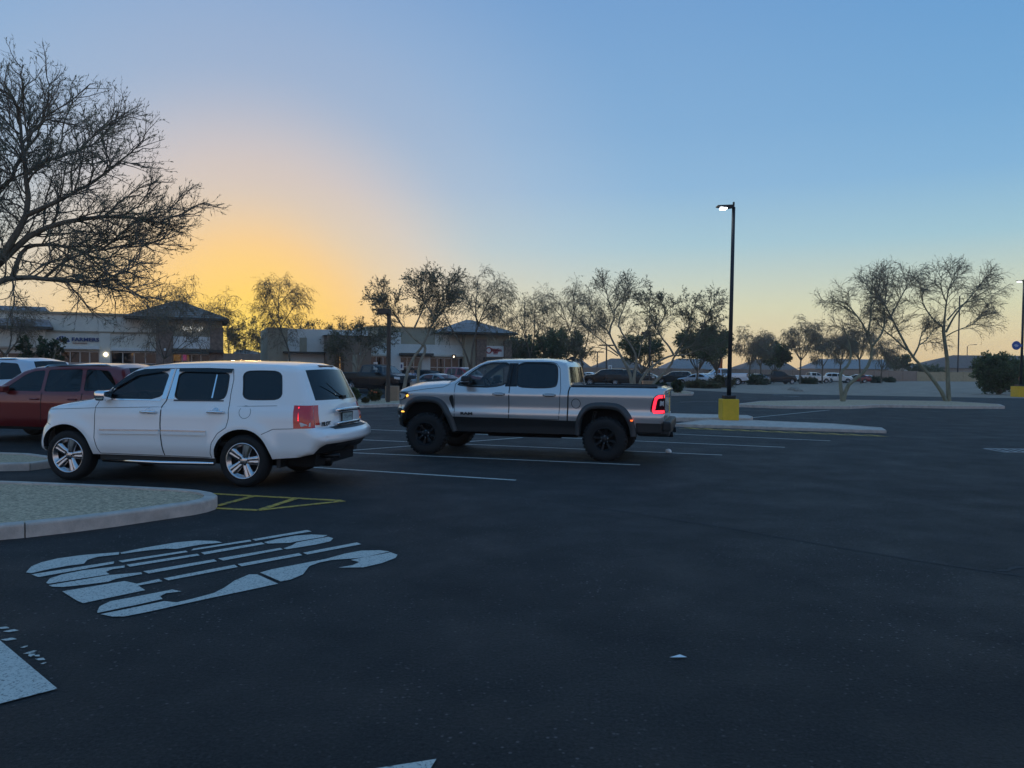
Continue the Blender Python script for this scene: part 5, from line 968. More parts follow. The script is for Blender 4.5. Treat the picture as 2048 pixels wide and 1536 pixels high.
wall(926, 1013, 664, 'stucco_tan', -.6, 8, 'tower_wall'); W('stone_pier', (947, 679), (966, 735), 'stone_pier', -.95, -.2, z0=0); W('stone_pier', (1002, 682), (1016, 735), 'stone_pier', -.95, 7.9, z0=0); W('sign_panel', (966, 692), (1002, 714), 'panel_white', -.72, -.602); W('canopy', (960, 715), (1018, 722), 'trim_dark', -1.4, -.2)
pb.hip('tower_roof', (885, 664), (1023, 664), (956, 640.5), 'roof_tile_grey', 8.5, ridge=.3, y0=-1.6)
sg = MB(); rn = random.Random(11); x = pb.at(976.5, 700); x1 = pb.at(998, 700)[0]; n = 9
for k in range(n):
    q = x[0] + (x1 - x[0]) * k / n; w = (x1 - x[0]) / n * .62; h = rn.uniform(.26, .36); sg.box((q, -.78, x[1] - h / 2), (q + w * .35, -.725, x[1] + h / 2)); sg.box((q, -.78, x[1] - h * rn.uniform(-.3, .45)), (q + w, -.725, x[1] - h * .5 + .09)); sg.box((q + w * .7, -.78, x[1] - h / 2), (q + w, -.725, x[1] + h * rn.uniform(0, .5)))
x = pb.at(981.5, 705.5); x1 = pb.at(990.5, 705.5)[0]
for k in range(4): q = x[0] + (x1 - x[0]) * k / 4; w = (x1 - x[0]) / 4 * .7; sg.box((q, -.78, x[1] - .16), (q + w * .4, -.725, x[1] + .16)); sg.box((q, -.78, x[1] - .02), (q + w, -.725, x[1] + .06))
sg.build('sign_lettering', 'sign_red', pb.root); rg = MB(); c0 = pb.at(972, 701); rg.lathe([(.22, -.78), (.30, -.78), (.30, -.72), (.22, -.72)], 16, c=(c0[0], 0, c0[1]), close=True); rg.build('sign_emblem', 'sign_red', pb.root)

# ---- walls and houses in the distance
def long_wall(name, label, a, b, Ya, Yb, h, m, t=.2):
    A = D(a, 740, Ya)[:2]; B = D(b, 740, Yb)[:2]; d = norm(B - A); L = float(np.linalg.norm(B - A)); root = thing(name, label, 'wall', (*A, 0), math.atan2(d[1], d[0])); k = max(1, int(L / 5))
    for i in range(k): mb = MB(); mb.box((i * L / k + .01, 0, -.05), ((i + 1) * L / k - .01, t, h)); mb.build('wall_panel', m, root)
    for i in range(k + 1): mb = MB(); mb.box((i * L / k - .2, -.08, -.05), (i * L / k + .2, t + .08, h + .08)); mb.build('pilaster', m, root)
    return root
long_wall('block_wall', 'long brown block wall behind the far parked cars', 1085, 1834, 112, 165, 2.15, 'block_wall'); long_wall('block_wall', 'tan block wall right of the brown wall, behind the leaning trees', 1836, 2200, 165, 168, 2.0, 'block_tan'); long_wall('block_wall', 'low brown wall closing the gap between the two shop buildings', 440, 542, 76, 80, 3.1, 'block_wall')
def house(label, xl, xr, ye, yr, rl, rr, Y, roof, gable=False, depth=11, wallm='house_wall'):
    a = D(xl, ye, Y); b = D(xr, ye, Y); r0 = D(rl, yr, Y + depth / 2); r1 = D(rr, yr, Y + depth / 2); z = (a[2] + b[2]) / 2; root = thing('house', label, 'house', (a[0], Y, 0)); ox = a[0]; w = b[0] - a[0]
    mb = MB(); mb.box((.6, .6, -.05), (w - .6, depth - .6, z - .03)); mb.build('wall', wallm, root); zz = (r0[2] + r1[2]) / 2; ra, rb = r0[0] - ox, r1[0] - ox
    if gable: rb = w
    rf = MB(); rf.add([(0, 0, z), (w, 0, z), (w, depth, z), (0, depth, z), (ra, depth / 2, zz), (rb, depth / 2, zz)], [(0, 1, 5, 4), (1, 2, 5), (2, 3, 4, 5), (3, 0, 4), (0, 3, 2, 1)]); rf.build('roof', roof, root)
    if gable: g_ = MB(); g_.add([(w + .02, .3, z), (w + .02, depth - .3, z), (w + .02, depth / 2, zz - .2)], [(0, 1, 2)]); g_.build('gable', 'stucco_white', root)
    for k in range(3): q = MB(); x = w * (.2 + .28 * k); q.box((x, .52, 1.), (x + 1.4, .595, 2.1)); q.build('window', 'glass_dark', root)
    return root
house('brown hip-roofed house behind the black SUV', 1183, 1300, 738, 717, 1222, 1258, 128, 'roof_brown'); house('mauve-brown hip-roofed house left of the lamp post', 1330, 1448, 739, 717.5, 1354, 1405, 130, 'roof_tile_grey'); house('low grey-roofed house just right of the lamp post', 1476, 1600, 741, 719, 1512, 1562, 150, 'roof_brown')
house('long grey-roofed house with a white gable behind the block wall', 1628, 1812, 738, 718.5, 1640, 1812, 178, 'house_grey', True); house('dark hip-roofed house behind the tan wall', 1838, 2120, 737, 711, 1906, 2060, 185, 'roof_brown'); house('small dark gabled house roof just right of the pickup cab', 1120, 1188, 738, 717, 1150, 1160, 122, 'roof_brown')
gx = [D(px, py, 177.9) for px, py in ((1768, 744), (1815, 744), (1815, 719))]; gb = [D(px, py, 186) for px, py in ((1768, 744), (1815, 744), (1815, 719))]; hm = [o for o in bpy.data.objects if o.get('label', '').startswith('long grey-roofed')][0]; mb = MB(); mb.add([tuple(np.array(q) - np.array(hm.location)) for q in gx + gb], [(0, 1, 2), (0, 2, 5, 3), (1, 4, 5, 2), (3, 5, 4)]); mb.build('front_gable', 'stucco_white', hm)
house('low house roof in the gap between the two shop buildings', 455, 520, 715, 699, 475, 495, 92, 'roof_brown')

# ---- lamp posts and signs
def lean(o, a=.010): o.rotation_euler = (0, a, o.rotation_euler[2]); return o
def yellow_post(label, px, py, ptop, level, bw, bh, arm=-1, disc=False, r0=.075, r1=.058):
    P = G(px, py, level); Y = P[1]; H_ = D(px, ptop, Y)[2] - level; root = thing('lamp_post', label, 'lamp post', P); b = MB(); b.rbox((-bw / 2, -bw / 2, -.05), (bw / 2, bw / 2, bh), .035); b.build('concrete_base', 'yellow_base', root, False)
    c_ = MB(); c_.rbox((-bw * .34, -bw * .34, bh + .002), (bw * .34, bw * .34, bh + .13), .02); c_.build('base_plate', 'pole_dark', root); p = MB(); p.tube([(0, 0, bh + .1), (.01 * H_ * .5, 0, H_ * .5), (.010 * H_, 0, H_)], [r0, (r0 + r1) / 2, r1], 14); p.build('pole', 'pole_dark', root, True)
    hx = .010 * H_; h = MB(); a = arm; h.add([(hx, -.10, H_ - .02), (hx, .10, H_ - .02), (hx, .10, H_ + .07), (hx, -.10, H_ + .07), (hx + a * .22, -.16, H_ - .06), (hx + a * .22, .16, H_ - .06), (hx + a * .22, .16, H_ + .05), (hx + a * .22, -.16, H_ + .05), (hx + a * .58, -.15, H_ + .0), (hx + a * .58, .15, H_ + .0), (hx + a * .58, .15, H_ + .035), (hx + a * .58, -.15, H_ + .035)],
          [(0, 4, 5, 1), (1, 5, 6, 2), (2, 6, 7, 3), (3, 7, 4, 0), (4, 8, 9, 5), (5, 9, 10, 6), (6, 10, 11, 7), (7, 11, 8, 4), (8, 11, 10, 9)]); hd = h.build('lamp_head', 'pole_dark', root); ln = MB(); ln.box((hx + min(a * .25, a * .46), -.12, H_ - .075), (hx + max(a * .25, a * .46), .12, H_ - .045)); ln.build('lamp_lens', 'led_glow', hd)
    pc = MB(); pc.lathe([(.001, .12), (.035, .11), (.035, 0)], 8, 'z', c=(hx, 0, H_ + .06)); pc.build('photocell', 'pole_dark', hd); bx = MB(); bx.box((-r0 - .06, -.05, bh + .45), (-r0 + .01, .05, bh + .72)); bx.build('junction_box', 'pole_dark', root)
    if disc:
        q = D(2031, 691, Y); z = q[2] - level; s_ = MB(); s_.lathe([(.001, -.03), (.33, -.03), (.34, 0), (.33, .03), (.001, .03)], 24, c=(q[0] - P[0], -.1, z)); s_.build('sign_disc', 'disc_blue', root); t_ = MB()
        for k, (dx, dz, w) in enumerate(((-.16, .07, .2), (-.2, 0, .34), (-.12, -.07, .22))): t_.box((q[0] - P[0] + dx, -.142, z + dz - .018), (q[0] - P[0] + dx + w, -.135, z + dz + .018))
        t_.build('sign_lettering', 'sign_white', root); br = MB(); br.box((q[0] - P[0], -.08, z - .08), (0, -.04, z + .08)); br.build('sign_bracket', 'disc_blue', root)
    return root
yellow_post('tall dark lamp post on a yellow base, right of the silver pickup, lamp lit', 1457, 839, 414, .10, .575, .72)
yellow_post('dark lamp post with a round blue sign at the right edge', 2041, 794, 562, 0., .95, .82, -1, True, .10, .08)
def plain_post(label, px, py, ptop, kind, m='pole_brown', level=0., r=.07, hw=.8, right=False):
    P = G(px, py, level); Y = P[1]; H_ = D(px, ptop, Y)[2] - level; root = thing('lamp_post', label, 'lamp post', P); p = MB(); p.tube([(0, 0, 0), (.006 * H_, 0, H_)], r, 8); p.build('pole', m, root); x = .006 * H_; hd = MB()
    if kind == 'single': hd.box((x - hw, -.22, H_ - .22), (x + .05, .22, H_ + .02))
    elif kind == 'double': hd.box((x - hw, -.2, H_ - .12), (x - .12, .2, H_ + .05)); hd.box((x + .12, -.2, H_ - .12), (x + hw, .2, H_ + .05)); hd.box((x - .13, -.04, H_ - .08), (x + .13, .04, H_ - .02))
    else: hd.tube([(x, 0, H_ - .02), (x + .6, 0, H_ + .5), (x + 2.2, 0, H_ + .6)], .06, 6); hd.box((x + 2.0, -.15, H_ + .5), (x + 2.9, .15, H_ + .68))
    hd.build('lamp_head', m, root); return root
plain_post('brown shoebox lamp post in front of the plaza, beside the black pickup', 776, 804, 619, 'single', level=.15, r=.10, hw=.52); plain_post('single-head lamp post behind the pickup bed among the trees', 1298, 777, 664, 'single', r=.09, hw=.85)
plain_post('twin-head lamp post above the black SUV, the taller one', 1212, 768, 690, 'double', r=.09, hw=1.); plain_post('shorter twin-head lamp post left of the taller one', 1194, 762, 703.5, 'double', r=.09, hw=1.); plain_post('twin-head lamp post left of the orange feather flag', 1432, 766, 702, 'double', r=.09, hw=1.)
plain_post('very tall street light mast rising behind the upright bare tree', 1915, 761.5, 592, 'arm', 'pole_dark', r=.16); plain_post('tiny distant street light above the dark house roof', 1933, 758, 693, 'arm', 'pole_dark', r=.12)
ff = G(1444, 766); fl = thing('feather_flag', 'orange feather flag standing beside the lamp post', 'flag', ff); mb = MB(); mb.tube([(0, 0, 0), (0, 0, 3.8), (.25, 0, 4.8), (.6, 0, 5.1)], .035, 6); mb.build('flag_pole', 'pole_dark', fl); mb = MB(); pts = [(.0, 1.), (-.55, 1.2), (-.5, 3.0), (-.2, 4.3), (.3, 5.0), (.62, 5.05), (.25, 4.6), (.05, 3.8)]
mb.add([(x, y, z) for y in (-.02, .02) for x, z in pts], [tuple(range(8)), tuple(range(8, 16))[::-1]]); mb.build('banner', 'flag_orange', fl)
def sign(label, px, py, ptop, w, h, level=0., m='sign_white', ink='sign_blue'):
    P = G(px, py, level); H_ = D(px, ptop, P[1])[2] - level; root = thing('parking_sign', label, 'sign', P); mb = MB(); mb.tube([(0, 0, 0), (0, 0, H_)], .03, 6); mb.build('post', 'grey_metal', root); mb = MB(); mb.box((-w / 2, -.05, H_ - h), (w / 2, -.03, H_)); pl = mb.build('plate', m, root); mb = MB(); mb.box((-w * .2, -.06, H_ - h * .75), (w * .2, -.051, H_ - h * .25)); mb.build('symbol', ink, pl)
sign('white accessible parking sign above the black pickup roof', 751, 781, 724, .32, .6); sign('white accessible parking sign between the black pickup and the people', 803, 781, 725, .32, .6); sign('white twin-panel sign behind the black SUV roof', 1220, 766, 730, .5, .7, ink='grey_metal')
sign('thin pale sign post right of the multi-stem trees', 1397, 775, 722, .1, .3, ink='grey_metal'); sign('slim grey post standing beside the dark car', 1304, 772, 722, .1, .3, ink='grey_metal')
P = G(779, 801, .15); bx = MB(); bx.rbox((-.32, -.32, -.03), (.32, .32, .72), .03); o = tag(bx.build('utility_box', 'box_tan'), 'tan concrete utility box beside the brown lamp post', 'utility box'); o.location = (P[0] + .05, P[1] + .6, .15)
P = G(1297, 781, .15); bx = MB(); bx.rbox((-.5, -.4, -.03), (.5, .4, .8), .03); o = tag(bx.build('utility_box', 'box_tan'), 'low tan box behind the end of the pickup bed', 'utility box'); o.location = P
for k, (x, y, r) in enumerate(((1587, 781, .55), (1595, 783, .35), (1601, 783, .28))):
    rn = random.Random(k); bm = bmesh.new(); bmesh.ops.create_icosphere(bm, subdivisions=2, radius=r)
    for v in bm.verts: v.co *= rn.uniform(.8, 1.15); v.co.z = max(v.co.z * .7, -.1)
    me = bpy.data.meshes.new('rock'); bm.to_mesh(me); bm.free(); me.materials.append(MATS['rock']); o = bpy.data.objects.new('rock', me); COL.objects.link(o); o.location = G(x, y); tag(o, ['largest of the pale rocks on the dirt lot', 'middle one of the three pale rocks on the dirt lot', 'smallest pale rock at the right of the rock pile'][k], 'rock', 'rocks on the dirt lot')
# ---- people in front of the shops
def skinned(name, pts, edges, radii, m, parent, root_i=0, sub=1):
    me = bpy.data.meshes.new(name); me.from_pydata(pts, edges, []); ob = bpy.data.objects.new(name, me); COL.objects.link(ob)
    md = ob.modifiers.new('s', 'SKIN'); lay = me.skin_vertices[0].data
    for i, r in enumerate(radii): lay[i].radius = (r, r) if not isinstance(r, tuple) else r
    lay[root_i].use_root = True
    sb = ob.modifiers.new('d', 'SUBSURF'); sb.levels = sub; sb.render_levels = sub
    dg = bpy.context.evaluated_depsgraph_get(); m2 = bpy.data.meshes.new_from_object(ob.evaluated_get(dg)); bpy.data.objects.remove(ob); m2.name = name; m2.materials.clear(); m2.materials.append(MATS[m]); m2.polygons.foreach_set('use_smooth', [True] * len(m2.polygons))
    o = bpy.data.objects.new(name, m2); link(o, parent); return o
def person(label, px, py, rz, shirt, step=.1, bend=.0):
    P = G(px, py); root = thing('person', label, 'person', P, rz); b = bend
    J = [(0, 0, .95), (b * .3, 0, 1.15), (b * .8, 0, 1.38), (b, 0, 1.48), (b * 1.1, 0, 1.56), (b * 1.15 + .01, 0, 1.68), (b * .8, .19, 1.40), (b * .8 + .02, .25, 1.13), (b * .8 + .12, .24, .92), (b * .8 + .16, .235, .85), (b * .8, -.19, 1.40), (b * .8 + .02, -.25, 1.13), (b * .8 + .12, -.24, .92), (b * .8 + .16, -.235, .85),
         (0, .10, .90), (step, .11, .50), (step * 1.2, .11, .09), (step * 1.2 + .14, .12, .035), (0, -.10, .90), (-step * .5, -.11, .50), (-step * 1.4, -.11, .09), (-step * 1.4 + .14, -.12, .035)]
    E = [(0, 1), (1, 2), (2, 3), (3, 4), (4, 5), (2, 6), (6, 7), (7, 8), (8, 9), (2, 10), (10, 11), (11, 12), (12, 13), (0, 14), (14, 15), (15, 16), (16, 17), (0, 18), (18, 19), (19, 20), (20, 21)]
    R = [.13, .12, .14, .06, .075, .085, .06, .045, .032, .03, .06, .045, .032, .03, .085, .058, .042, .035, .085, .058, .042, .035]
    skinned('body', J, E, R, 'skin', root)
    T = [0, 1, 2, 6, 7, 10, 11]; ix = {k: i for i, k in enumerate(T)}; skinned('shirt', [J[k] for k in T], [(ix[a], ix[c]) for a, c in E if a in ix and c in ix], [R[k] + .022 for k in T], shirt, root)
    T = [0, 14, 15, 16, 18, 19, 20]; ix = {k: i for i, k in enumerate(T)}; skinned('trousers', [J[k] for k in T], [(ix[a], ix[c]) for a, c in E if a in ix and c in ix], [R[k] + .02 for k in T], 'trousers', root)
    h = MB(); h.lathe([(.001, .12), (.07, .10), (.098, .04), (.09, -.03)], 12, 'z', c=(b * 1.15, 0, 1.68)); h.build('hair', 'hair', root, True)
person('person in a pale blue shirt standing in front of the shop windows', 826, 786, math.radians(70), 'shirt_blue'); person('person in a white shirt beside the black pickup nose, leaning forward', 816, 787, math.radians(20), 'shirt_white', .12, .18)

# ---- trees
# large bare tree at the left edge; its trunk stands outside the picture
YL = 15.
L = px_limbs(YL, [([(-170, 912), (-150, 800), (-110, 660), (-90, 630)], .20, .15, None, 0), ([(-95, 640), (-45, 590), (0, 560), (29, 555), (90, 555), (172, 566), (235, 560)], .085, .022, .35, -.5), ([(-100, 650), (-40, 560), (0, 527), (46, 480), (79, 462), (136, 441), (200, 434), (270, 434), (325, 446)], .10, .02, .3, .3), ([(-90, 630), (-40, 570), (0, 515), (46, 450), (58, 412), (50, 348), (43, 280), (38, 215)], .11, .02, .4, 0), ([(25, 553), (39, 512), (50, 494), (93, 487), (150, 497), (215, 525)], .05, .018, .3, .7), ([(54, 430), (118, 401), (190, 362), (240, 325)], .055, .018, .25, -.4), ([(50, 350), (80, 325), (125, 312), (195, 285)], .04, .016, .2, .5), ([(-60, 600), (-50, 480), (-10, 380), (28, 362), (40, 310), (80, 265)], .08, .02, .3, .9), ([(-90, 630), (-110, 500), (-100, 380), (-60, 270)], .09, .02, .3, -.9), ([(-90, 630), (-200, 540), (-330, 420), (-420, 330)], .09, .02, .3, .6), ([(90, 555), (130, 520), (190, 500), (290, 490)], .03, .014, .15, .2), ([(43, 290), (70, 255), (105, 235)], .03, .014, .1, .3)], 3)
tree('bare_tree', 'large wispy bare tree reaching in from the left edge against the sky', L, 5, bark='bark', leaf='leaf_grey', n2=13, n3=9, n4=6, nl=5, L2=(.8, 1.6), L3=(.4, .85), L4=(.15, .40), lw=(.075, .0065), up=(.12, .15, .15), curl=(-.01, .03, .06), down=-.2, tw=.0032, a2=(.4, 1.0), lspread=.45, out=.28, sides=10)
def yat(px, py, lv=0.): return float(G(px, py, lv)[1])
bare = dict(bark='bark_green', leaf='leaf_grey', n2=9, n3=8, n4=5, nl=2, L2=(.9, 1.8), L3=(.5, 1.0), L4=(.25, .55), lw=(.10, .012), up=(.25, .1, .0), curl=(0, -.06, -.12), tw=.0065, out=.3)
y = yat(1685, 802, .15); T = px_limbs(y, [([(1685, 803), (1680, 763), (1681, 744), (1699, 730), (1703, 708), (1698, 680), (1685, 650)], .12, .03, .6, .6), ([(1686, 803), (1694, 768), (1724, 750), (1738, 730), (1746, 705), (1743, 691), (1730, 655), (1713, 630), (1691, 605)], .13, .03, .55, 0), ([(1745, 692), (1766, 666), (1771, 633), (1760, 585)], .07, .02, .3, .7), ([(1736, 668), (1743, 625), (1741, 583), (1749, 550)], .06, .02, .3, -.6), ([(1713, 632), (1690, 612), (1660, 603)], .04, .015, .1, .3)], 1)
tree('forked_tree', 'bare tree with a low V-shaped trunk on the kerb island', T, 11, **bare)
y = yat(1893, 802, .15); T = px_limbs(y, [([(1892, 803), (1887, 788), (1857, 747), (1824, 713), (1810, 688), (1782, 633), (1768, 605), (1745, 572)], .12, .03, .6, .2), ([(1813, 700), (1790, 678), (1768, 660), (1748, 640)], .06, .02, .3, -.6), ([(1826, 714), (1838, 692), (1842, 668), (1858, 645)], .06, .02, .3, .8), ([(1782, 633), (1798, 602), (1812, 575), (1828, 552)], .05, .018, .2, .5), ([(1770, 608), (1772, 580), (1775, 555)], .04, .015, .2, -.4), ([(1838, 690), (1855, 680), (1868, 655)], .04, .015, .2, .2)], 2)
tree('leaning_tree', 'bare tree whose long trunk leans to the left over the kerb island', T, 12, **bare)
T = px_limbs(y, [([(1898, 803), (1896, 770), (1895, 735), (1894, 712), (1889, 680), (1886, 660), (1887, 652)], .13, .09, None, 0), ([(1887, 655), (1868, 641), (1854, 622), (1842, 600), (1850, 570)], .06, .018, .3, .5), ([(1888, 658), (1890, 625), (1896, 583), (1910, 545)], .07, .018, .3, -.3), ([(1892, 664), (1912, 625), (1945, 590), (1972, 555)], .065, .018, .3, .4), ([(1890, 674), (1912, 661), (1945, 650), (1965, 630)], .04, .015, .3, -.7), ([(1895, 640), (1925, 605), (1960, 600), (1985, 585)], .05, .015, .3, .8), ([(1893, 605), (1880, 575), (1885, 545)], .04, .015, .2, -.9)], 3)
tree('upright_tree', 'bare tree with an upright trunk beside the leaning one, fan-shaped crown', T, 13, **{**bare, 'L2': (.9, 1.9), 'curl': (-.04, -.14, -.22)})
mid = dict(bark='bark_pale', leaf='leaf_grey', n2=8, n3=7, n4=5, nl=4, L2=(1.1, 2.0), L3=(.6, 1.1), L4=(.3, .6), lw=(.14, .018), up=(.45, .3, .15), curl=(.05, 0, -.05), tw=.008, down=.1, out=.25)
weep = dict(bark='bark', leaf='leaf_grey', n2=9, n3=7, n4=5, nl=5, L2=(1.1, 2.0), L3=(.7, 1.3), L4=(.45, .9), lw=(.15, .016), up=(.3, .0, -.35), curl=(-.05, -.28, -.55), tw=.007, down=.9, out=.3)
T = px_limbs(56., [([(1268, 792), (1264, 772), (1260, 744), (1242, 712), (1222, 676), (1214, 658), (1198, 648), (1182, 630)], .17, .03, .6, .8), ([(1219, 668), (1222, 648), (1230, 638), (1226, 624), (1242, 604), (1266, 575)], .08, .025, .3, -.5), ([(1270, 790), (1267, 752), (1276, 716), (1260, 686), (1248, 676), (1242, 660), (1234, 646), (1246, 622), (1258, 590)], .14, .025, .55, .4), ([(1242, 712), (1210, 686), (1178, 662), (1160, 640)], .07, .02, .4, -.9), ([(1236, 712), (1214, 698), (1184, 693)], .05, .02, .4, .6), ([(1226, 626), (1216, 600), (1212, 575)], .05, .02, .2, .5), ([(1277, 714), (1284, 680), (1300, 650)], .05, .02, .3, -.3)], 5)
tree('multi_stem_tree', 'tall multi-stem tree rising from behind the pickup bed, wispy crown', T, 21, **mid)
T = px_limbs(57., [([(1288, 792), (1306, 768), (1328, 746), (1344, 728), (1348, 712), (1360, 700), (1384, 692), (1415, 672)], .14, .03, .6, .3), ([(1280, 790), (1276, 766), (1300, 736), (1328, 716), (1346, 711)], .10, .07, None, .2), ([(1348, 711), (1374, 710), (1390, 702), (1418, 694)], .07, .025, .4, -.6), ([(1348, 711), (1338, 692), (1326, 680), (1312, 656), (1328, 636), (1332, 608)], .09, .02, .3, .7), ([(1350, 708), (1368, 680), (1378, 650), (1384, 615)], .08, .02, .25, -.4), ([(1384, 692), (1405, 660), (1412, 630), (1430, 610)], .06, .02, .2, .6), ([(1312, 658), (1298, 630), (1300, 610)], .05, .02, .2, 0)], 6)
tree('multi_stem_tree', 'spreading low-branched tree just left of the tall lamp post', T, 22, **{**mid, 'nl': 6, 'lw': (.16, .026)})
T = px_limbs(47., [([(806, 794), (813, 745), (829, 711), (847, 692), (854, 669), (869, 639), (889, 620), (905, 590)], .13, .03, .5, .5), ([(836, 794), (836, 745), (841, 721), (852, 702), (848, 690)], .10, .08, None, .2), ([(847, 690), (825, 676), (796, 641), (781, 612), (760, 602)], .08, .02, .35, -.5), ([(829, 655), (840, 632), (850, 609), (852, 570)], .06, .02, .2, .4), ([(871, 640), (861, 623), (840, 592), (835, 570)], .06, .02, .2, -.8), ([(870, 640), (885, 600), (888, 570)], .05, .02, .2, .8), ([(798, 645), (775, 640), (755, 620)], .04, .015, .2, .3)], 7)
tree('twin_stem_tree', 'leafy tree with two crossing pale stems beside the brown lamp post', T, 23, **{**mid, 'lw': (.14, .024), 'nl': 6})
T = px_limbs(55., [([(943, 790), (941, 735), (931, 707), (922, 686), (905, 662), (889, 628), (884, 605)], .11, .02, .55, .4), ([(944, 790), (942, 718), (947, 686), (954, 658), (961, 637), (975, 605), (994, 575)], .12, .02, .5, -.3), ([(955, 649), (950, 623), (954, 588), (956, 555)], .06, .02, .2, .6), ([(962, 642), (984, 623), (1001, 598)], .05, .02, .2, .8), ([(958, 648), (940, 610), (925, 580)], .05, .02, .2, -.6)], 8)
tree('weeping_tree', 'tall weeping tree in front of the plaza tower', T, 24, **weep)
T = px_limbs(60., [([(1063, 788), (1061, 718), (1054, 684), (1042, 649), (1024, 625)], .10, .02, .5, .5), ([(1062, 706), (1070, 668), (1068, 635), (1072, 605)], .06, .02, .3, -.4), ([(1052, 680), (1048, 640), (1050, 605)], .05, .02, .2, .5)], 9)
tree('weeping_tree', 'weeping tree directly above the rear of the pickup cab roof', T, 25, **weep)
T = px_limbs(62., [([(1172, 785), (1166, 750), (1163, 715), (1150, 690), (1135, 650), (1120, 605)], .10, .02, .45, .5), ([(1164, 718), (1176, 680), (1180, 640), (1186, 600)], .06, .02, .3, -.4), ([(1140, 662), (1150, 620), (1148, 585)], .05, .02, .2, .4), ([(1130, 640), (1110, 620), (1100, 600)], .04, .02, .2, -.3)], 10)
tree('weeping_tree', 'weeping tree just right of the pickup cab, left of the multi-stem tree', T, 26, **weep)
T = px_limbs(60., [([(716, 788), (713, 740), (706, 725), (695, 718), (685, 711), (672, 690)], .11, .03, .55, .5), ([(715, 732), (710, 709), (699, 689), (690, 672)], .07, .025, .4, -.4), ([(717, 736), (726, 714), (737, 696), (752, 678)], .08, .025, .4, .6), ([(718, 738), (722, 712), (718, 690), (722, 668)], .06, .025, .4, .2), ([(737, 696), (760, 685), (780, 672)], .05, .02, .2, -.5)], 11)
tree('spreading_tree', 'low dense tree with fanned pale stems in front of the brown entrance', T, 27, **{**mid, 'leaf': 'leaf_olive', 'nl': 5, 'L2': (.9, 1.5), 'lw': (.15, .024), 'up': (.2, .1, 0)})
T = px_limbs(62., [([(582, 790), (580, 715), (575, 690), (562, 662), (556, 632), (557, 600), (559, 570)], .10, .02, .4, .2), ([(566, 668), (545, 640), (535, 610), (528, 592)], .05, .018, .3, .5), ([(560, 655), (580, 625), (596, 600)], .05, .018, .3, -.5), ([(557, 625), (545, 595), (540, 575)], .04, .015, .2, .4), ([(557, 610), (575, 590), (585, 580)], .04, .015, .2, -.2)], 12)
tree('weeping_tree', 'thin weeping tree against the orange sky right of the gap between the shops', T, 28, **{**weep, 'leaf': 'leaf_dry', 'nl': 4, 'n2': 8})
def auto(name, label, px, Y, top, half, seed, style, fork=.3, n=5, r=.12, lv=0., **kw):
    base = D(px, 740, Y); base[2] = lv; H_ = D(px, top, Y)[2]; rng = np.random.RandomState(seed); sp = half / F * Y
    tree(name, label, auto_limbs(rng, base, H_ * .88, sp * .78, fork * rng.uniform(.8, 1.2), n, r, (rng.uniform(-.25, .25) * sp, rng.uniform(-.2, .2) * sp)), seed, **{**style, **kw})
auto('weeping_tree', 'weeping tree hanging over the FARMERS roofline in front of the shop tower', 318, 50, 535, 120, 31, weep, .35, 7, .05, leaf='leaf_dry', nl=3, n2=7, L2=(1.2, 2.2))
auto('weeping_tree', 'weeping tree at the far left edge in front of the tiled roof', 12, 46, 590, 60, 32, weep, .4, 4, .10, leaf='leaf_dry', nl=3, n2=7)
auto('small_tree', 'small dense dark tree in front of the FARMERS sign', 84, 40, 656, 42, 33, mid, .45, 6, .07, leaf='leaf_dark', nl=8, n2=5, L2=(.25, .5), L3=(.2, .35), L4=(.12, .22), lw=(.09, .03))
dense = dict(mid, leaf='leaf_green', nl=7, n2=7, n3=7, n4=5, L2=(.9, 1.7), L3=(.6, 1.0), lw=(.20, .048), bark='bark', tw=.012)
k = dict(dense, leaf='leaf_olive', n2=5, n3=5, n4=4, nl=4, lw=(.20, .04))
g = 'backlit trees in the gap between the shops'
for i, (px, Y, top, half, lab) in enumerate(((462, 86, 618, 28, 'backlit tree touching the shop tower eave, left one in the gap'), (492, 90, 622, 30, 'backlit tree in the middle of the gap before the sunset'), (522, 88, 614, 30, 'backlit tree at the right of the gap between the shops'))): auto('gap_tree', lab, px, Y, top, half, 40 + i, k, .25, 6, .09, group=g)
g = 'trees behind the plaza roof'
for i, (px, Y, top, half, lab) in enumerate(((600, 92, 618, 26, 'olive tree behind the plaza roof beside the thin weeping tree'), (648, 95, 628, 28, 'low olive tree behind the left end of the plaza roof'), (690, 95, 622, 30, 'olive tree behind the plaza roof left of the brown lamp post'), (735, 95, 628, 28, 'olive tree behind the plaza roof at the brown lamp post head'), (880, 98, 640, 30, 'olive tree showing over the low plaza roof left of the tower'))): auto('roof_tree', lab, px, Y, top, half, 50 + i, k, .3, 5, .10, group=g)
g = 'green trees beyond the parking rows'
for i, (px, Y, top, half, lab) in enumerate(((1095, 84, 662, 54, 'dense green tree above the rear of the pickup cab'), (1140, 86, 654, 54, 'dense green tree right of the pickup cab'), (1285, 92, 656, 46, 'dense green tree behind the single-head lamp post'), (1030, 84, 676, 34, 'green tree just right of the plaza tower'), (1395, 84, 648, 46, 'dense green crown left of the lamp post'), (1435, 86, 640, 30, 'green crown touching the lamp post'))): auto('green_tree', lab, px, Y, top, half, 60 + i, dense, .30, 8, .12, group=g)
g = 'trees along the far block wall'
w2 = dict(weep, nl=5, n2=7, n3=7, n4=5, lw=(.24, .028), L4=(.6, 1.1), tw=.014, L2=(1.2, 2.2))
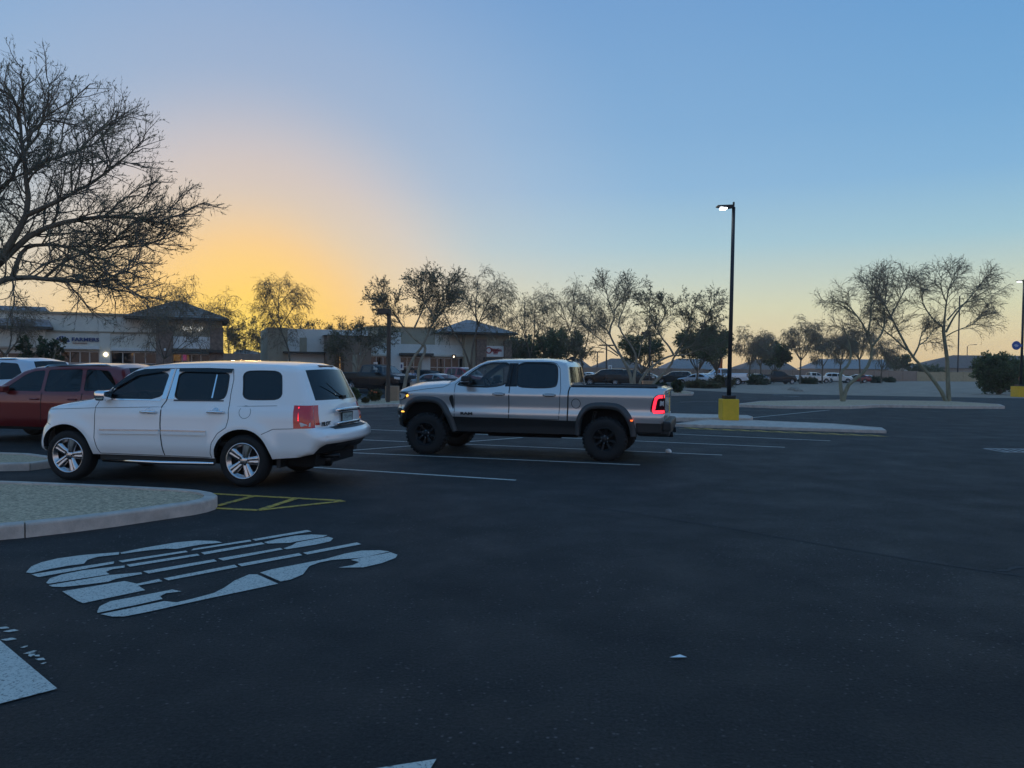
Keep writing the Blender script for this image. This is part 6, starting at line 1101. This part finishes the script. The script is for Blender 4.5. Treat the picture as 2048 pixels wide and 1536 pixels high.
for i, (px, Y, top, half, lab) in enumerate(((1498, 105, 652, 30, 'thin weeping tree just right of the lamp post'), (1522, 110, 650, 24, 'second weeping tree right of the lamp post'), (1600, 112, 622, 46, 'biggest dark weeping tree above the black pickup on the far side'), (1645, 118, 650, 30, 'weeping tree above the small white pickup'), (1680, 120, 640, 32, 'weeping tree behind the left stem of the forked tree'), (1722, 122, 648, 28, 'weeping tree behind the right stem of the forked tree'), (1762, 126, 655, 26, 'weeping tree with a hanging dark curtain of leaves by the wall end'))): auto('wall_tree', lab, px, Y, top, half, 70 + i, {**w2, 'L2': (.9 + .25 * (i % 3), 1.9 + .3 * (i % 2)), 'up': (.15 + .15 * (i % 3), -.1, -.4)}, .32 + .06 * (i % 3), 4 + i % 3, .13, group=g)
auto('green_tree', 'round dark green tree left of the biggest weeping tree', 1548, 118, 684, 30, 80, dense, .3, 6, .12, lw=(.3, .1)); auto('green_tree', 'leafy tree behind the dark hip roof at the wall end', 1800, 176, 705, 26, 81, dense, .3, 5, .12, lw=(.34, .1)); auto('green_tree', 'dark tree behind the far house left of the orange flag', 1415, 150, 690, 20, 82, dense, .4, 5, .1, lw=(.3, .1))
# bushes
bush('large_bush', 'large dark green bush beside the right-hand lamp post', 1998, 789, 4.6, 4.0, 3, 'leaf_green', 0., None, 4.5, (.16, .045)); bush('large_bush', 'dark bush filling the corner behind the right-hand lamp post', 2055, 785, 4.0, 4.0, 4, 'leaf_green', 0., None, 3.5, (.16, .045))
bush('round_bush', 'round green bush on the small island beyond the tailgate', 1355, 785, 1.05, 1.05, 5, 'leaf_dark', .15, None, 2., (.08, .03)); bush('round_bush', 'green bush half hidden by the pickup tail lamp', 1322, 787, 1.0, .95, 6, 'leaf_dark', .15, None, 1.6, (.08, .03))
bush('flowering_bush', 'bush with orange flowers beside the tan utility box', 751, 802, .75, .62, 7, 'leaf_olive', .15, None, 1.4, (.06, .02), 'flag_orange'); bush('round_bush', 'clipped green bush against the tail of the white SUV', 702, 804, .9, .75, 8, 'leaf_green', .15, None, 1.6, (.06, .022)); bush('small_bush', 'tiny olive bush in front of the flowering bush', 731, 806, .35, .28, 9, 'leaf_olive', .15, None, .8, (.05, .018))
g = 'low shrubs on the verge by the far cars'
for i, (px, py, w, h, lab) in enumerate(((1392, 776, 2.6, .7, 'low shrub at the foot of the thin pale sign post'), (1420, 777, 2.4, .6, 'low shrub in front of the white work truck front wheel'), (1446, 775, 3.4, 1.3, 'larger shrub in front of the white work truck'), (1512, 770, 3.4, 1.3, 'shrub in front of the grey car right of the lamp post'), (1616, 768, 3., 1., 'shrub in front of the small white pickup'), (1700, 766, 3.2, 1.1, 'shrub beside the low red car'), (1752, 766, 3., 1.1, 'shrub at the foot of the brown wall'), (1778, 765, 2.6, .8, 'last small shrub along the brown wall'))): bush('low_shrub', lab, px, py, w, h, 20 + i, 'leaf_olive' if i < 3 else 'leaf_dark', 0., g, 1., (.12, .04))
g = 'shrubs behind the tan wall'
for i, (px, w, h, lab) in enumerate(((1850, 9, 3.6, 'dark shrub behind the left part of the tan wall'), (1935, 10, 3.8, 'green shrub behind the tan wall right of the upright tree'))): bush('wall_shrub', lab, px, 761, w, h, 35 + i, 'leaf_green', 0., g, 2.5, (.3, .09))

# ---- haze added over the whole place to wash out distant darks
hm = bpy.data.materials.new('haze'); hm.use_nodes = True; hn = hm.node_tree; hn.nodes.clear(); ho = hn.nodes.new('ShaderNodeOutputMaterial'); hv = hn.nodes.new('ShaderNodeVolumePrincipled')
hv.inputs['Color'].default_value = (.95, .93, .90, 1); hv.inputs['Density'].default_value = .0005; hv.inputs['Anisotropy'].default_value = .55; hn.links.new(hv.outputs[0], ho.inputs['Volume']); MATS['haze'] = hm
hb = MB(); hb.box((-405, -105, -1.03), (405, 705, 26)); tag(hb.build('haze', 'haze'), 'thin warm haze added over the parking lot to wash out distant darks', 'haze', kind='stuff')
